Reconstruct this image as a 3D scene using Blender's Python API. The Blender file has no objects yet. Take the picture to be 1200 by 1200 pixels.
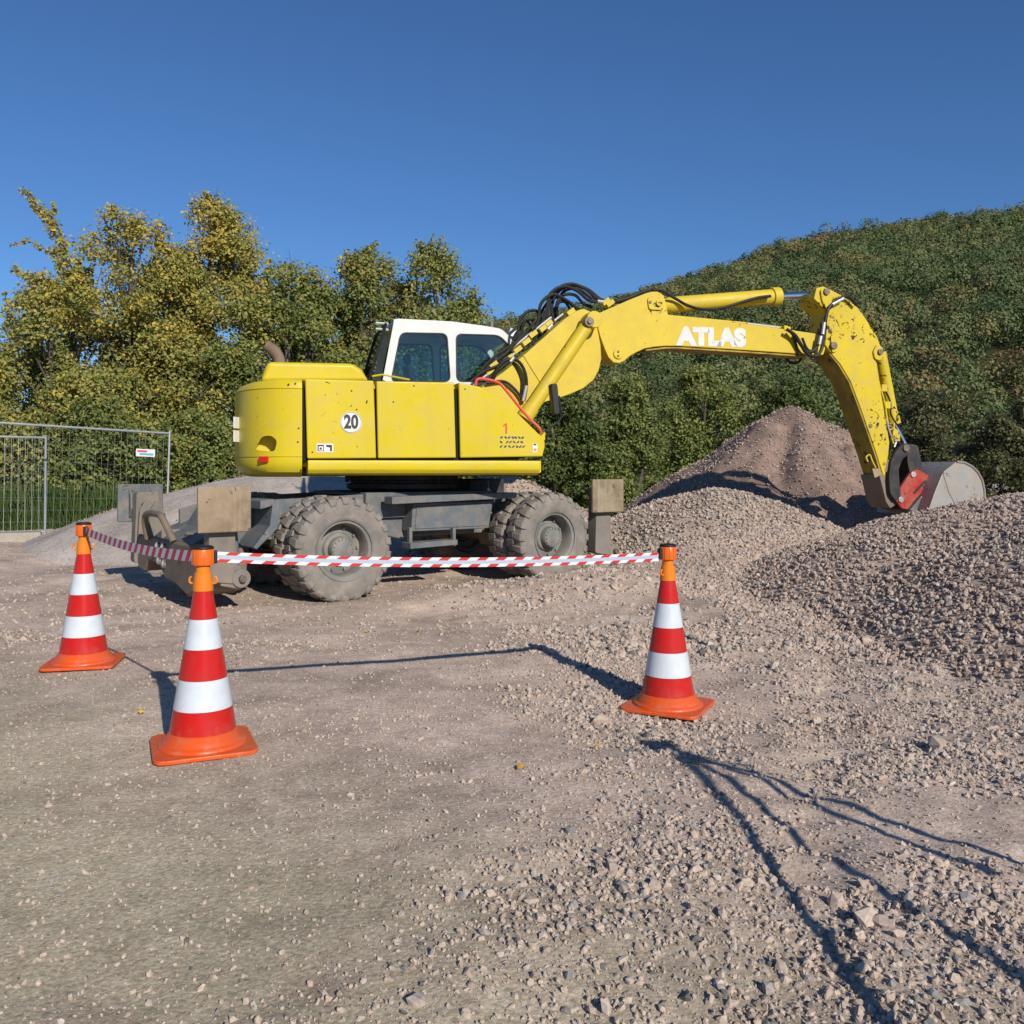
import bpy, bmesh, math, random
import numpy as np
from mathutils import Vector, Matrix

R = math.radians
random.seed(11)
rng = np.random.default_rng(11)
SC = bpy.context.scene
COL = SC.collection

# ------------------------------------------------------------------ camera
F, CH, HY = 1050.0, 1.33, 551.0          # focal length in photo pixels, eye height, horizon row
cam_d = bpy.data.cameras.new('camera')
cam = bpy.data.objects.new('camera', cam_d)
COL.objects.link(cam)
cam.location = (0, 0, CH)
cam.rotation_euler = (R(90), 0, 0)
cam_d.sensor_width = 36
cam_d.lens = F / 1200 * 36
cam_d.shift_y = -(600 - HY) / 1200
cam_d.clip_start = 0.05
cam_d.clip_end = 3000
SC.camera = cam

# ------------------------------------------------------------------ light
SUN_AZ, SUN_EL = 152.0, 28.0              # clockwise from +Y, above the horizon
W = bpy.data.worlds.new('World')
SC.world = W
W.use_nodes = True
nt = W.node_tree
bg = nt.nodes['Background']
sky = nt.nodes.new('ShaderNodeTexSky')
sky.sky_type = 'NISHITA'
sky.sun_disc = False
sky.sun_elevation = R(SUN_EL)
sky.sun_rotation = R(SUN_AZ)
sky.altitude = 250
sky.air_density = 1.0
sky.dust_density = 0.0
sky.ozone_density = 10.0
nt.links.new(sky.outputs[0], bg.inputs[0])
bg.inputs[1].default_value = 0.087
sd = bpy.data.lights.new('sun', 'SUN')
sd.energy = 4.3
sd.angle = R(0.55)
sd.color = (1.0, 0.93, 0.83)
so = bpy.data.objects.new('sun', sd)
COL.objects.link(so)
ldir = Vector((-math.sin(R(SUN_AZ)) * math.cos(R(SUN_EL)), -math.cos(R(SUN_AZ)) * math.cos(R(SUN_EL)), -math.sin(R(SUN_EL))))
so.rotation_euler = ldir.to_track_quat('-Z', 'Y').to_euler()
so.location = (8, -14, 10)
SC.view_settings.view_transform = 'Standard'
SC.view_settings.look = 'None'
SC.view_settings.exposure = 0.2
SC.view_settings.gamma = 1.0

# ------------------------------------------------------------------ node helpers
def newmat(name, rough=0.6, metal=0.0, col=(0.5, 0.5, 0.5)):
    m = bpy.data.materials.new(name)
    m.use_nodes = True
    b = m.node_tree.nodes['Principled BSDF']
    b.inputs['Base Color'].default_value = (*col, 1)
    b.inputs['Roughness'].default_value = rough
    b.inputs['Metallic'].default_value = metal
    return m, m.node_tree, b

def node(t, kind, **kw):
    n = t.nodes.new(kind)
    for k, v in kw.items():
        setattr(n, k, v)
    return n

def noise(t, scale, detail=4, rough=0.55, vec=None, dist=0.0):
    n = node(t, 'ShaderNodeTexNoise')
    n.inputs['Scale'].default_value = scale
    n.inputs['Detail'].default_value = detail
    n.inputs['Roughness'].default_value = rough
    n.inputs['Distortion'].default_value = dist
    if vec is not None:
        t.links.new(vec, n.inputs['Vector'])
    return n.outputs['Fac']

def ramp(t, fac, stops, interp='LINEAR'):
    r = node(t, 'ShaderNodeValToRGB')
    r.color_ramp.interpolation = interp
    e = r.color_ramp.elements
    while len(e) < len(stops):
        e.new(0.5)
    for i, (p, c) in enumerate(stops):
        e[i].position = p
        if not hasattr(c, '__len__'):
            c = (c, c, c)
        e[i].color = (*c, 1)
    t.links.new(fac, r.inputs[0])
    return r.outputs[0]

def mix(t, fac, a, b, mode='MIX'):
    n = node(t, 'ShaderNodeMix', data_type='RGBA', blend_type=mode)
    for s, v in ((n.inputs[0], fac), (n.inputs[6], a), (n.inputs[7], b)):
        if hasattr(v, 'is_output') or isinstance(v, bpy.types.NodeSocket):
            t.links.new(v, s)
        elif hasattr(v, '__len__'):
            s.default_value = (*v, 1)
        else:
            s.default_value = v
    return n.outputs[2]

def mth(t, op, a, b=0.0, clamp=False):
    n = node(t, 'ShaderNodeMath', operation=op, use_clamp=clamp)
    for i, v in enumerate((a, b)):
        if isinstance(v, bpy.types.NodeSocket):
            t.links.new(v, n.inputs[i])
        else:
            n.inputs[i].default_value = v
    return n.outputs[0]

def bump(t, b, h, strength=0.3, dist=0.02):
    n = node(t, 'ShaderNodeBump')
    n.inputs['Strength'].default_value = strength
    n.inputs['Distance'].default_value = dist
    t.links.new(h, n.inputs['Height'])
    t.links.new(n.outputs[0], b.inputs['Normal'])

def objco(t):
    return node(t, 'ShaderNodeTexCoord').outputs['Object']

def posn(t):
    return node(t, 'ShaderNodeNewGeometry').outputs['Position']

def paint(name, col, rough=0.4, chips=0.0, dust=0.15, dustcol=(0.30, 0.24, 0.17), chipcol=(0.05, 0.028, 0.018), fade=0.12, chipscale=9.0, metal=0.0):
    m, t, b = newmat(name, rough, metal)
    v = objco(t)
    n1 = noise(t, 1.3, 5, 0.6, v)
    lighter = tuple(min(1, c * (1 + fade) + fade * 0.05) for c in col)
    darker = tuple(c * (1 - fade) for c in col)
    c = ramp(t, n1, [(0.3, darker), (0.7, lighter)])
    n2 = noise(t, 6.0, 8, 0.68, v)
    df = ramp(t, n2, [(0.42, 0.0), (0.8, min(1.0, dust * 2.4))])
    c = mix(t, df, c, dustcol)
    # streaks run down the panel
    mp = node(t, 'ShaderNodeMapping')
    mp.inputs['Scale'].default_value = (14, 14, 0.7)
    t.links.new(v, mp.inputs[0])
    n4 = noise(t, 1.0, 4, 0.6, mp.outputs[0])
    sf = ramp(t, n4, [(0.56, 0.0), (0.78, dust * 1.1)])
    c = mix(t, sf, c, dustcol)
    if chips > 0:
        n3 = noise(t, chipscale, 5, 0.62, v, 0.8)
        big = noise(t, 1.7, 2, 0.5, v)
        s = mth(t, 'ADD', n3, mth(t, 'MULTIPLY', mth(t, 'SUBTRACT', big, 0.5), 0.30))
        cf = ramp(t, s, [(0.735 - chips * 0.115, 0.0), (0.747 - chips * 0.115, 1.0)])
        c = mix(t, cf, c, chipcol)
    t.links.new(c, b.inputs['Base Color'])
    b.inputs['Specular IOR Level'].default_value = 0.3
    rr = ramp(t, n2, [(0.3, rough * 0.85), (0.75, min(1, rough + 0.3))])
    t.links.new(rr, b.inputs['Roughness'])
    bump(t, b, noise(t, 2.2, 3, 0.5, v), 0.11, 0.02)
    return m

M = {}
YEL = (0.565, 0.44, 0.008)
M['yellow'] = paint('yellow_paint', YEL, 0.26, 0.30, 0.12, fade=0.06, chipscale=16)
M['yellow_boom'] = paint('faded_yellow_paint', (0.58, 0.43, 0.025), 0.42, 0.22, 0.12, fade=0.07)
M['worn_white'] = paint('worn_white_lettering', (0.64, 0.64, 0.62), 0.5, 0.75, 0.12, fade=0.04, chipcol=(0.40, 0.29, 0.03), chipscale=13)
M['shaded_worn_yellow'] = paint('shaded_mud_worn_yellow', (0.34, 0.235, 0.02), 0.6, 0.8, 0.8, (0.14, 0.095, 0.055), (0.05, 0.03, 0.02), fade=0.25, chipscale=6)  # worn, muddy yellow, darkened to carry the shade of the stick's inner face
M['yellow_stick'] = paint('scratched_yellow_paint', (0.57, 0.425, 0.012), 0.42, 1.05, 0.16, fade=0.07, chipscale=11)
M['white_cab'] = paint('white_cab_paint', (0.62, 0.63, 0.62), 0.38, 0.0, 0.08, fade=0.03)
M['grey'] = paint('grey_chassis_paint', (0.105, 0.122, 0.135), 0.5, 0.45, 0.40, (0.24, 0.20, 0.16), fade=0.15)
M['grey_dirty'] = paint('muddy_grey_paint', (0.17, 0.155, 0.135), 0.75, 0.3, 0.75, (0.27, 0.21, 0.155), fade=0.2)
M['mud'] = paint('mud_caked_steel', (0.17, 0.135, 0.10), 0.85, 0.2, 0.5, (0.24, 0.19, 0.14), (0.04, 0.03, 0.025), fade=0.25)
M['plate'] = paint('worn_foot_plate', (0.23, 0.165, 0.10), 0.7, 0.9, 0.75, (0.36, 0.29, 0.21), (0.11, 0.085, 0.065), fade=0.4, chipscale=4)
M['dark'] = paint('dark_steel', (0.022, 0.022, 0.024), 0.6, 0, 0.12, fade=0.08)
M['black'] = newmat('black_gap', 0.9, 0, (0.004, 0.004, 0.004))[0]
M['hose'] = paint('black_rubber_hose', (0.011, 0.011, 0.012), 0.4, 0, 0.035, fade=0.05)
M['plastic'] = paint('black_plastic', (0.010, 0.010, 0.011), 0.4, 0, 0.03, fade=0.05)
M['chrome'] = newmat('chrome_rod', 0.12, 1.0, (0.75, 0.75, 0.77))[0]
M['steel'] = paint('worn_bucket_steel', (0.33, 0.32, 0.30), 0.42, 0.75, 0.7, (0.34, 0.275, 0.21), (0.16, 0.14, 0.12), fade=0.16, metal=0.35)
M['pin'] = paint('greasy_pin_steel', (0.14, 0.12, 0.10), 0.45, 0, 0.4, metal=0.5)
M['red_coupler'] = paint('red_coupler_paint', (0.36, 0.024, 0.018), 0.5, 0.55, 0.25, fade=0.1)
M['red_rail'] = newmat('red_rail_paint', 0.4, 0, (0.6, 0.07, 0.04))[0]
M['silver'] = paint('zinc_fitting', (0.45, 0.45, 0.45), 0.35, 0, 0.15, metal=0.6)
M['rust'] = paint('rusty_exhaust', (0.16, 0.11, 0.08), 0.8, 0.3, 0.3, metal=0.2)
M['rim'] = paint('dusty_grey_rim', (0.16, 0.165, 0.155), 0.6, 0.15, 0.65, (0.30, 0.255, 0.20), fade=0.15)
M['white_mark'] = newmat('white_lettering', 0.5, 0, (0.66, 0.66, 0.65))[0]
M['black_mark'] = newmat('black_lettering', 0.5, 0, (0.015, 0.015, 0.018))[0]
M['blue_mark'] = newmat('dark_blue_lettering', 0.5, 0, (0.02, 0.022, 0.10))[0]
M['red_mark'] = newmat('red_lettering', 0.5, 0, (0.55, 0.06, 0.03))[0]
M['red_lens'] = newmat('red_lens', 0.2, 0, (0.5, 0.01, 0.01))[0]
M['orange_mark'] = newmat('orange_sticker', 0.5, 0, (0.75, 0.25, 0.02))[0]
M['seat'] = newmat('dark_seat_fabric', 0.9, 0, (0.03, 0.032, 0.036))[0]

def tyre_mat():
    m, t, b = newmat('dusty_tyre_rubber', 0.85)
    v = objco(t)
    n = noise(t, 5, 6, 0.65, v)
    c = ramp(t, n, [(0.3, (0.14, 0.125, 0.108)), (0.55, (0.225, 0.20, 0.172)), (0.75, (0.32, 0.28, 0.235))])
    t.links.new(c, b.inputs['Base Color'])
    bump(t, b, noise(t, 60, 3, 0.6, v), 0.25, 0.01)
    return m
M['tyre'] = tyre_mat()

def glass_mat():
    m, t, b = newmat('tinted_glass')
    out = t.nodes['Material Output']
    tr = node(t, 'ShaderNodeBsdfTransparent'); tr.inputs[0].default_value = (0.72, 0.84, 0.84, 1)
    gl = node(t, 'ShaderNodeBsdfGlossy'); gl.inputs['Roughness'].default_value = 0.02
    lw = node(t, 'ShaderNodeFresnel'); lw.inputs[0].default_value = 1.52
    f = mth(t, 'ADD', mth(t, 'MULTIPLY', lw.outputs[0], 1.0), 0.02)
    mx = node(t, 'ShaderNodeMixShader')
    t.links.new(f, mx.inputs[0]); t.links.new(tr.outputs[0], mx.inputs[1]); t.links.new(gl.outputs[0], mx.inputs[2])
    t.links.new(mx.outputs[0], out.inputs[0])
    return m
M['glass'] = glass_mat()

# ------------------------------------------------------------------ mesh helpers
class MB:
    def __init__(s):
        s.v = []; s.f = []
    def add(s, vs, fs):
        o = len(s.v)
        s.v += [tuple(p) for p in vs]
        s.f += [tuple(i + o for i in f) for f in fs]
        return s
    def prism(s, poly, lo, hi, plane='uz'):
        n = len(poly)
        def P(p, q, w):
            return (p, w, q) if plane == 'uz' else ((p, q, w) if plane == 'uv' else (w, p, q))
        vs = [P(p, q, lo) for p, q in poly] + [P(p, q, hi) for p, q in poly]
        fs = [tuple(range(n))[::-1], tuple(range(n, 2 * n))]
        fs += [(i, (i + 1) % n, n + (i + 1) % n, n + i) for i in range(n)]
        return s.add(vs, fs)
    def box(s, x0, x1, y0, y1, z0, z1):
        return s.prism([(x0, y0), (x1, y0), (x1, y1), (x0, y1)], z0, z1, 'uv')
    def obox(s, c, ax, ay, az):
        c, ax, ay, az = map(Vector, (c, ax, ay, az))
        vs = [c + ax * i + ay * j + az * k for k in (-1, 1) for i, j in ((-1, -1), (1, -1), (1, 1), (-1, 1))]
        return s.add(vs, [(3, 2, 1, 0), (4, 5, 6, 7), (0, 1, 5, 4), (1, 2, 6, 5), (2, 3, 7, 6), (3, 0, 4, 7)])
    def tube(s, pts, r, seg=8, cap=True):
        pts = [Vector(p) for p in pts]
        n = len(pts)
        rs = r if hasattr(r, '__len__') else [r] * n
        t0 = (pts[1] - pts[0]).normalized()
        ref = Vector((0, 0, 1)) if abs(t0.z) < 0.9 else Vector((1, 0, 0))
        nrm = t0.cross(ref).normalized()
        vs = []
        for i in range(n):
            t = (pts[min(i + 1, n - 1)] - pts[max(i - 1, 0)])
            if t.length < 1e-9: t = t0
            t.normalize()
            nrm = (nrm - t * nrm.dot(t))
            if nrm.length < 1e-6: nrm = t.orthogonal()
            nrm.normalize()
            bn = t.cross(nrm)
            for k in range(seg):
                a = 2 * math.pi * k / seg
                vs.append(pts[i] + (nrm * math.cos(a) + bn * math.sin(a)) * rs[i])
        fs = []
        for i in range(n - 1):
            for k in range(seg):
                k2 = (k + 1) % seg
                fs.append((i * seg + k, i * seg + k2, (i + 1) * seg + k2, (i + 1) * seg + k))
        if cap:
            fs.append(tuple(range(seg))[::-1])
            fs.append(tuple((n - 1) * seg + k for k in range(seg)))
        return s.add(vs, fs)
    def lathe(s, prof, seg=32, T=None, close=False, cap=True):
        T = T or Matrix.Identity(4)
        vs = []
        for r, h in prof:
            for k in range(seg):
                a = 2 * math.pi * k / seg
                vs.append(T @ Vector((r * math.cos(a), r * math.sin(a), h)))
        fs = []
        m = len(prof)
        for i in range(m if close else m - 1):
            j = (i + 1) % m
            for k in range(seg):
                k2 = (k + 1) % seg
                fs.append((i * seg + k, i * seg + k2, j * seg + k2, j * seg + k))
        if not close and cap:
            if prof[0][0] > 1e-5: fs.append(tuple(range(seg))[::-1])
            if prof[-1][0] > 1e-5: fs.append(tuple((m - 1) * seg + k for k in range(seg)))
        return s.add(vs, fs)
    def build(s, name, mat, parent=None, bevel=0.0, T=None, seg=2, angle=35):
        me = bpy.data.meshes.new(name)
        vs = s.v if T is None else [tuple(T @ Vector(p)) for p in s.v]
        me.from_pydata(vs, [], s.f)
        bm = bmesh.new(); bm.from_mesh(me)
        bmesh.ops.remove_doubles(bm, verts=bm.verts, dist=1e-5)
        bmesh.ops.recalc_face_normals(bm, faces=bm.faces)
        bm.to_mesh(me); bm.free()
        me.materials.append(mat)
        me.shade_smooth()
        me.set_sharp_from_angle(angle=R(angle))
        o = bpy.data.objects.new(name, me)
        COL.objects.link(o)
        if parent is not None: o.parent = parent
        if bevel > 0:
            b = o.modifiers.new('bevel', 'BEVEL')
            b.width = bevel; b.segments = seg; b.limit_method = 'ANGLE'; b.angle_limit = R(30)
            b.harden_normals = True
        return o

def link_mesh(name, me, mat, parent=None):
    me.materials.clear(); me.materials.append(mat)
    o = bpy.data.objects.new(name, me); COL.objects.link(o)
    if parent is not None: o.parent = parent
    return o

def empty(name, loc, rz, label, cat, group=None):
    o = bpy.data.objects.new(name, None); COL.objects.link(o)
    o.empty_display_size = 0.2
    o.location = loc; o.rotation_euler = (0, 0, rz)
    o['label'] = label; o['category'] = cat
    if group: o['group'] = group
    return o

def tag(o, label, cat, group=None, kind=None):
    o['label'] = label; o['category'] = cat
    if group: o['group'] = group
    if kind: o['kind'] = kind
    return o

def smooth_path(pts, n=8):
    P = [Vector(p) for p in pts]
    P = [P[0] * 2 - P[1]] + P + [P[-1] * 2 - P[-2]]
    out = []
    for i in range(1, len(P) - 2):
        a, b, c, d = P[i - 1:i + 3]
        for k in range(n):
            t = k / n
            out.append(0.5 * ((2 * b) + (c - a) * t + (2 * a - 5 * b + 4 * c - d) * t * t + (3 * b - a - 3 * c + d) * t ** 3))
    out.append(P[-2])
    return out

def round_poly(poly, r, n=5):
    out = []
    m = len(poly)
    for i in range(m):
        p = Vector(poly[i]); a = Vector(poly[i - 1]); b = Vector(poly[(i + 1) % m])
        d1 = (a - p); d2 = (b - p)
        rr = min(r, d1.length * 0.45, d2.length * 0.45)
        s = p + d1.normalized() * rr; e = p + d2.normalized() * rr
        for k in range(n + 1):
            t = k / n
            out.append(tuple(s * (1 - t) ** 2 + p * 2 * t * (1 - t) + e * t * t))
    return out

def curve_plate(polys, thick):
    """flat plate with holes: outer loop first; lies in its XY plane, centred in Z"""
    cu = bpy.data.curves.new('plate_curve', 'CURVE')
    cu.dimensions = '2D'; cu.fill_mode = 'BOTH'; cu.extrude = thick / 2
    for pl in polys:
        sp = cu.splines.new('POLY')
        sp.points.add(len(pl) - 1)
        for i, (x, y) in enumerate(pl):
            sp.points[i].co = (x, y, 0, 1)
        sp.use_cyclic_u = True
    ob = bpy.data.objects.new('plate_tmp', cu); COL.objects.link(ob)
    dg = bpy.context.evaluated_depsgraph_get()
    me = bpy.data.meshes.new_from_object(ob.evaluated_get(dg))
    bpy.data.objects.remove(ob); bpy.data.curves.remove(cu)
    bm = bmesh.new(); bm.from_mesh(me)
    bmesh.ops.remove_doubles(bm, verts=bm.verts, dist=1e-5)
    bm.to_mesh(me); bm.free()
    return me

def text_mesh(s, size, off=0.0, thick=0.004):
    cu = bpy.data.curves.new('txt', 'FONT')
    cu.body = s; cu.size = size; cu.offset = off; cu.extrude = thick / 2
    cu.align_x = 'CENTER'; cu.align_y = 'CENTER'
    ob = bpy.data.objects.new('txt_tmp', cu); COL.objects.link(ob)
    dg = bpy.context.evaluated_depsgraph_get()
    me = bpy.data.meshes.new_from_object(ob.evaluated_get(dg))
    bpy.data.objects.remove(ob); bpy.data.curves.remove(cu)
    return me

# ------------------------------------------------------------------ numpy noise and terrain
def _h(i, j, s):
    n = (i * 374761393 + j * 668265263 + s * 2147483647) & 0xFFFFFFFF
    n = ((n ^ (n >> 13)) * 1274126177) & 0xFFFFFFFF
    return ((n ^ (n >> 16)) & 0xFFFF) / 65535.0
def vnoise(x, y, s=0):
    xi = np.floor(x).astype(np.int64); yi = np.floor(y).astype(np.int64)
    fx = x - xi; fy = y - yi
    fx = fx * fx * (3 - 2 * fx); fy = fy * fy * (3 - 2 * fy)
    a = _h(xi, yi, s); b = _h(xi + 1, yi, s); c = _h(xi, yi + 1, s); d = _h(xi + 1, yi + 1, s)
    return (a * (1 - fx) + b * fx) * (1 - fy) + (c * (1 - fx) + d * fx) * fy
def fbm(x, y, s=0, oct=4):
    v = 0; a = 0.5; t = 0
    for k in range(oct):
        v = v + a * vnoise(x * 2 ** k + 13.7 * k, y * 2 ** k + 7.1 * k, s + k); t += a; a *= 0.5
    return v / t - 0.5
def sst(a, b, x):
    t = np.clip((x - a) / (b - a), 0, 1); return t * t * (3 - 2 * t)

def bump2(x, y, cx, cy, rx, ry, h):
    return h * np.exp(-(((x - cx) / rx) ** 2 + ((y - cy) / ry) ** 2))

def ground(x, y):
    x = np.asarray(x, float); y = np.asarray(y, float)
    near = 1 - sst(20, 40, np.hypot(x, y))
    z = fbm(x * 0.55, y * 0.55, 3, 3) * 0.06 + fbm(x * 2.2, y * 2.2, 9, 3) * (0.04 + 0.045 * sst(0.2, 2.0, x))
    z = z + fbm(x * 7, y * 7, 21, 3) * 0.036 * sst(-2.2, 0.6, x)
    z = z * (1 - 0.55 * np.exp(-(((x + 2.0) / 2.2) ** 2 + ((y - 4.8) / 2.2) ** 2)))
    z = z + bump2(x, y, 1.0, 5.2, 1.1, 1.0, -0.085)               # dip round the right-hand cone
    z = z + bump2(x, y, 0.75, 9.25, 1.5, 0.75, 0.24)              # loose bank before the front wheel
    z = z + bump2(x, y, 2.4, 10.9, 1.5, 1.1, 0.36) + bump2(x, y, 1.6, 8.0, 1.3, 0.8, 0.10)
    z = z + bump2(x, y, 3.6, 11.3, 1.6, 0.9, 0.40)
    z = z + bump2(x, y, 2.1, 6.9, 0.7, 0.35, 0.06) + bump2(x, y, 3.0, 6.0, 0.9, 0.3, 0.05)
    z = z + 0.15 * sst(-6.0, -8.6, x) * sst(10, 14, y)            # verge under the fence
    # tyre ruts
    rut = np.abs((x - 1.55) - 0.35 * (y - 4.5) - 0.06 * np.sin(y * 1.3))
    z = z - 0.035 * np.exp(-(rut / 0.16) ** 2) * sst(2.2, 3.4, y) * (1 - sst(6.5, 8.0, y)) * (0.6 + 0.4 * np.sin(y * 24))
    return z * near

PILES = {
    # name: cx, cy, rx, ry, h, power, roughness
    'front': (5.75, 8.9, 3.8, 4.6, 1.12, 1.55, 0.12),
    'mid': (3.05, 13.0, 2.7, 2.3, 1.10, 1.35, 0.12),
    'big': (5.30, 17.2, 4.1, 4.2, 2.70, 1.05, 0.24),
    'behind': (-0.25, 14.4, 2.7, 1.9, 1.32, 1.25, 0.08),
    'left': (-3.8, 15.9, 5.0, 3.8, 1.34, 1.6, 0.03),
    'edge': (8.0, 12.4, 1.9, 1.7, 1.25, 1.2, 0.10),
}
def pile_h(k, x, y):
    cx, cy, rx, ry, h, p, ro = PILES[k]
    dx = x - cx; dy = y - cy
    ang = np.arctan2(dy, dx)
    wob = 1 + 0.16 * (vnoise(np.cos(ang) * 2 + 5, np.sin(ang) * 2 + cx, 5) - 0.5) * 2 * min(1, ro * 9)
    r = np.sqrt((dx / rx) ** 2 + (dy / ry) ** 2 + 0.006) / wob
    z = np.where(r < 1, h * (1 - np.clip(r, 0, 1) ** p), -(r - 1) * 0.9)
    if k == 'big':
        r2 = np.sqrt(((x - 3.9) / 2.6) ** 2 + ((y - 16.3) / 2.4) ** 2 + 0.01)
        r3 = np.sqrt(((x - 5.9) / 1.9) ** 2 + ((y - 15.6) / 2.6) ** 2 + 0.01)
        z = np.maximum(np.minimum(z, 2.52 + 0.25 * vnoise(x * 1.5, y * 1.5, 8)), np.maximum(np.where(r2 < 1.3, 1.72 * (1 - r2), -1), np.where(r3 < 1.3, 1.9 * (1 - r3), -1)))
        z = z - 0.22 * np.exp(-((x - 4.75 - 0.25 * np.sin(y * 2)) / 0.22) ** 2) * sst(13.6, 15.2, y) * (1 - sst(16.2, 17.2, y))
    z = z + ro * fbm(x * 1.1 + 3, y * 1.1, 31, 4) * 1.5 * np.clip(1.6 - r, 0, 1)
    z = z + ro * 0.35 * fbm(x * 5, y * 5, 77, 3) * np.clip(1.4 - r, 0, 1)
    return z
def surf(x, y):
    z = ground(x, y)
    for k in PILES:
        z = np.maximum(z, pile_h(k, x, y))
    return z
def gz(x, y):
    return float(ground(np.array([x]), np.array([y]))[0])

def grid_mesh(name, xs, ys, zf):
    X, Y = np.meshgrid(xs, ys)
    Z = zf(X, Y)
    co = np.stack([X, Y, Z], -1).reshape(-1, 3)
    nx, ny = len(xs), len(ys)
    i = np.arange(nx - 1)[None, :] + np.arange(ny - 1)[:, None] * nx
    q = np.stack([i, i + 1, i + 1 + nx, i + nx], -1).reshape(-1, 4)
    return mesh_np(name, co, q)

def mesh_np(name, co, faces, smooth=True):
    me = bpy.data.meshes.new(name)
    nf, k = faces.shape
    me.vertices.add(len(co)); me.vertices.foreach_set('co', np.ascontiguousarray(co, dtype=np.float32).ravel())
    me.loops.add(nf * k); me.loops.foreach_set('vertex_index', np.ascontiguousarray(faces, dtype=np.int32).ravel())
    me.polygons.add(nf)
    me.polygons.foreach_set('loop_start', np.arange(0, nf * k, k, dtype=np.int32))
    me.polygons.foreach_set('use_smooth', np.full(nf, smooth))
    me.update(calc_edges=True)
    me.validate()
    return me

# ------------------------------------------------------------------ ground materials
def earth_mat(name, dark, lightc, peb=1.0, tanmix=True):
    m, t, b = newmat(name, 0.95)
    b.inputs['Specular IOR Level'].default_value = 0.15
    v = posn(t)
    n1 = noise(t, 0.8, 6, 0.62, v)
    n2 = noise(t, 7.0, 8, 0.7, v)
    n3 = noise(t, 60.0, 6, 0.75, v)
    base = mix(t, ramp(t, n2, [(0.3, 0.0), (0.72, 1.0)]), dark, lightc)
    if tanmix:
        # compacted greyer earth left, pinkish crushed stone right
        sx = node(t, 'ShaderNodeSeparateXYZ'); t.links.new(v, sx.inputs[0])
        e = mth(t, 'ADD', mth(t, 'ADD', sx.outputs[0], mth(t, 'MULTIPLY', sx.outputs[1], 1.1)), mth(t, 'MULTIPLY', mth(t, 'SUBTRACT', n1, 0.5), 3.0))
        f = ramp(t, mth(t, 'ADD', mth(t, 'MULTIPLY', mth(t, 'SUBTRACT', e, 3.2), 0.3), 0.5, True), [(0.2, 0.0), (0.8, 1.0)])
        tan = mix(t, ramp(t, n2, [(0.3, 0.0), (0.72, 1.0)]), (0.385, 0.325, 0.218), (0.535, 0.462, 0.325))
        base = mix(t, f, tan, base)
    if tanmix:
        nb = noise(t, 1.7, 5, 0.6, v, 0.6)
        base = mix(t, ramp(t, nb, [(0.52, 0.0), (0.68, 0.75)]), base, mix(t, ramp(t, n2, [(0.3, 0.0), (0.7, 1.0)]), (0.30, 0.225, 0.165), (0.46, 0.365, 0.285)))
    patch = ramp(t, n1, [(0.32, 0.66), (0.68, 1.16)])
    base = mix(t, 1.0, base, patch, 'MULTIPLY')
    grit = ramp(t, n3, [(0.25, 0.5), (0.5, 1.0), (0.75, 1.4)])
    base = mix(t, 1.0, base, grit, 'MULTIPLY')
    vo = node(t, 'ShaderNodeTexVoronoi'); vo.inputs['Scale'].default_value = 55
    t.links.new(v, vo.inputs['Vector'])
    pc = ramp(t, vo.outputs['Color'], [(0.0, 0.72), (1.0, 1.25)])
    base = mix(t, 0.5 * peb, base, mix(t, 1.0, base, pc, 'MULTIPLY'))
    t.links.new(base, b.inputs['Base Color'])
    v2 = node(t, 'ShaderNodeTexVoronoi'); v2.inputs['Scale'].default_value = 120
    t.links.new(v, v2.inputs['Vector'])
    pc2 = ramp(t, v2.outputs['Color'], [(0.0, 0.5), (0.2, 0.9), (0.8, 1.05), (1.0, 1.45)])
    base = mix(t, 0.8, base, mix(t, 1.0, base, pc2, 'MULTIPLY'))
    t.links.new(base, b.inputs['Base Color'])
    hh = mth(t, 'ADD', mth(t, 'MULTIPLY', vo.outputs['Distance'], -0.9), mth(t, 'ADD', mth(t, 'MULTIPLY', v2.outputs['Distance'], -0.5), mth(t, 'MULTIPLY', n3, 0.15)))
    bump(t, b, hh, 0.32, 0.006)
    return m
M['earth'] = earth_mat('gravelly_earth', (0.445, 0.338, 0.265), (0.66, 0.53, 0.43))
M['pile_pink'] = earth_mat('crushed_pink_stone', (0.33, 0.25, 0.195), (0.54, 0.43, 0.35), 1, False)
M['pile_brown'] = earth_mat('reddish_brown_rubble', (0.20, 0.135, 0.105), (0.36, 0.26, 0.21), 1, False)
M['pile_pale'] = earth_mat('fine_pale_grit', (0.42, 0.36, 0.31), (0.54, 0.475, 0.42), 1, False)

def stone_mat(name, stops):
    m, t, b = newmat(name, 0.9)
    b.inputs['Specular IOR Level'].default_value = 0.2
    g = node(t, 'ShaderNodeNewGeometry')
    c = ramp(t, g.outputs['Random Per Island'], stops)
    n = noise(t, 90, 4, 0.6, g.outputs['Position'])
    c = mix(t, 1.0, c, ramp(t, n, [(0.3, 0.75), (0.7, 1.2)]), 'MULTIPLY')
    t.links.new(c, b.inputs['Base Color'])
    return m
M['stones'] = stone_mat('mixed_crushed_stone', [(0, (0.28, 0.22, 0.175)), (0.2, (0.49, 0.39, 0.315)), (0.5, (0.43, 0.345, 0.275)), (0.75, (0.46, 0.38, 0.32)), (0.86, (0.27, 0.26, 0.245)), (0.92, (0.10, 0.10, 0.10)), (0.96, (0.40, 0.33, 0.27)), (1, (0.56, 0.48, 0.42))])
M['stones_red'] = stone_mat('reddish_crushed_stone', [(0, (0.24, 0.18, 0.145)), (0.25, (0.44, 0.34, 0.28)), (0.55, (0.37, 0.28, 0.225)), (0.8, (0.50, 0.41, 0.345)), (0.92, (0.23, 0.205, 0.19)), (1, (0.50, 0.43, 0.38))])

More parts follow.
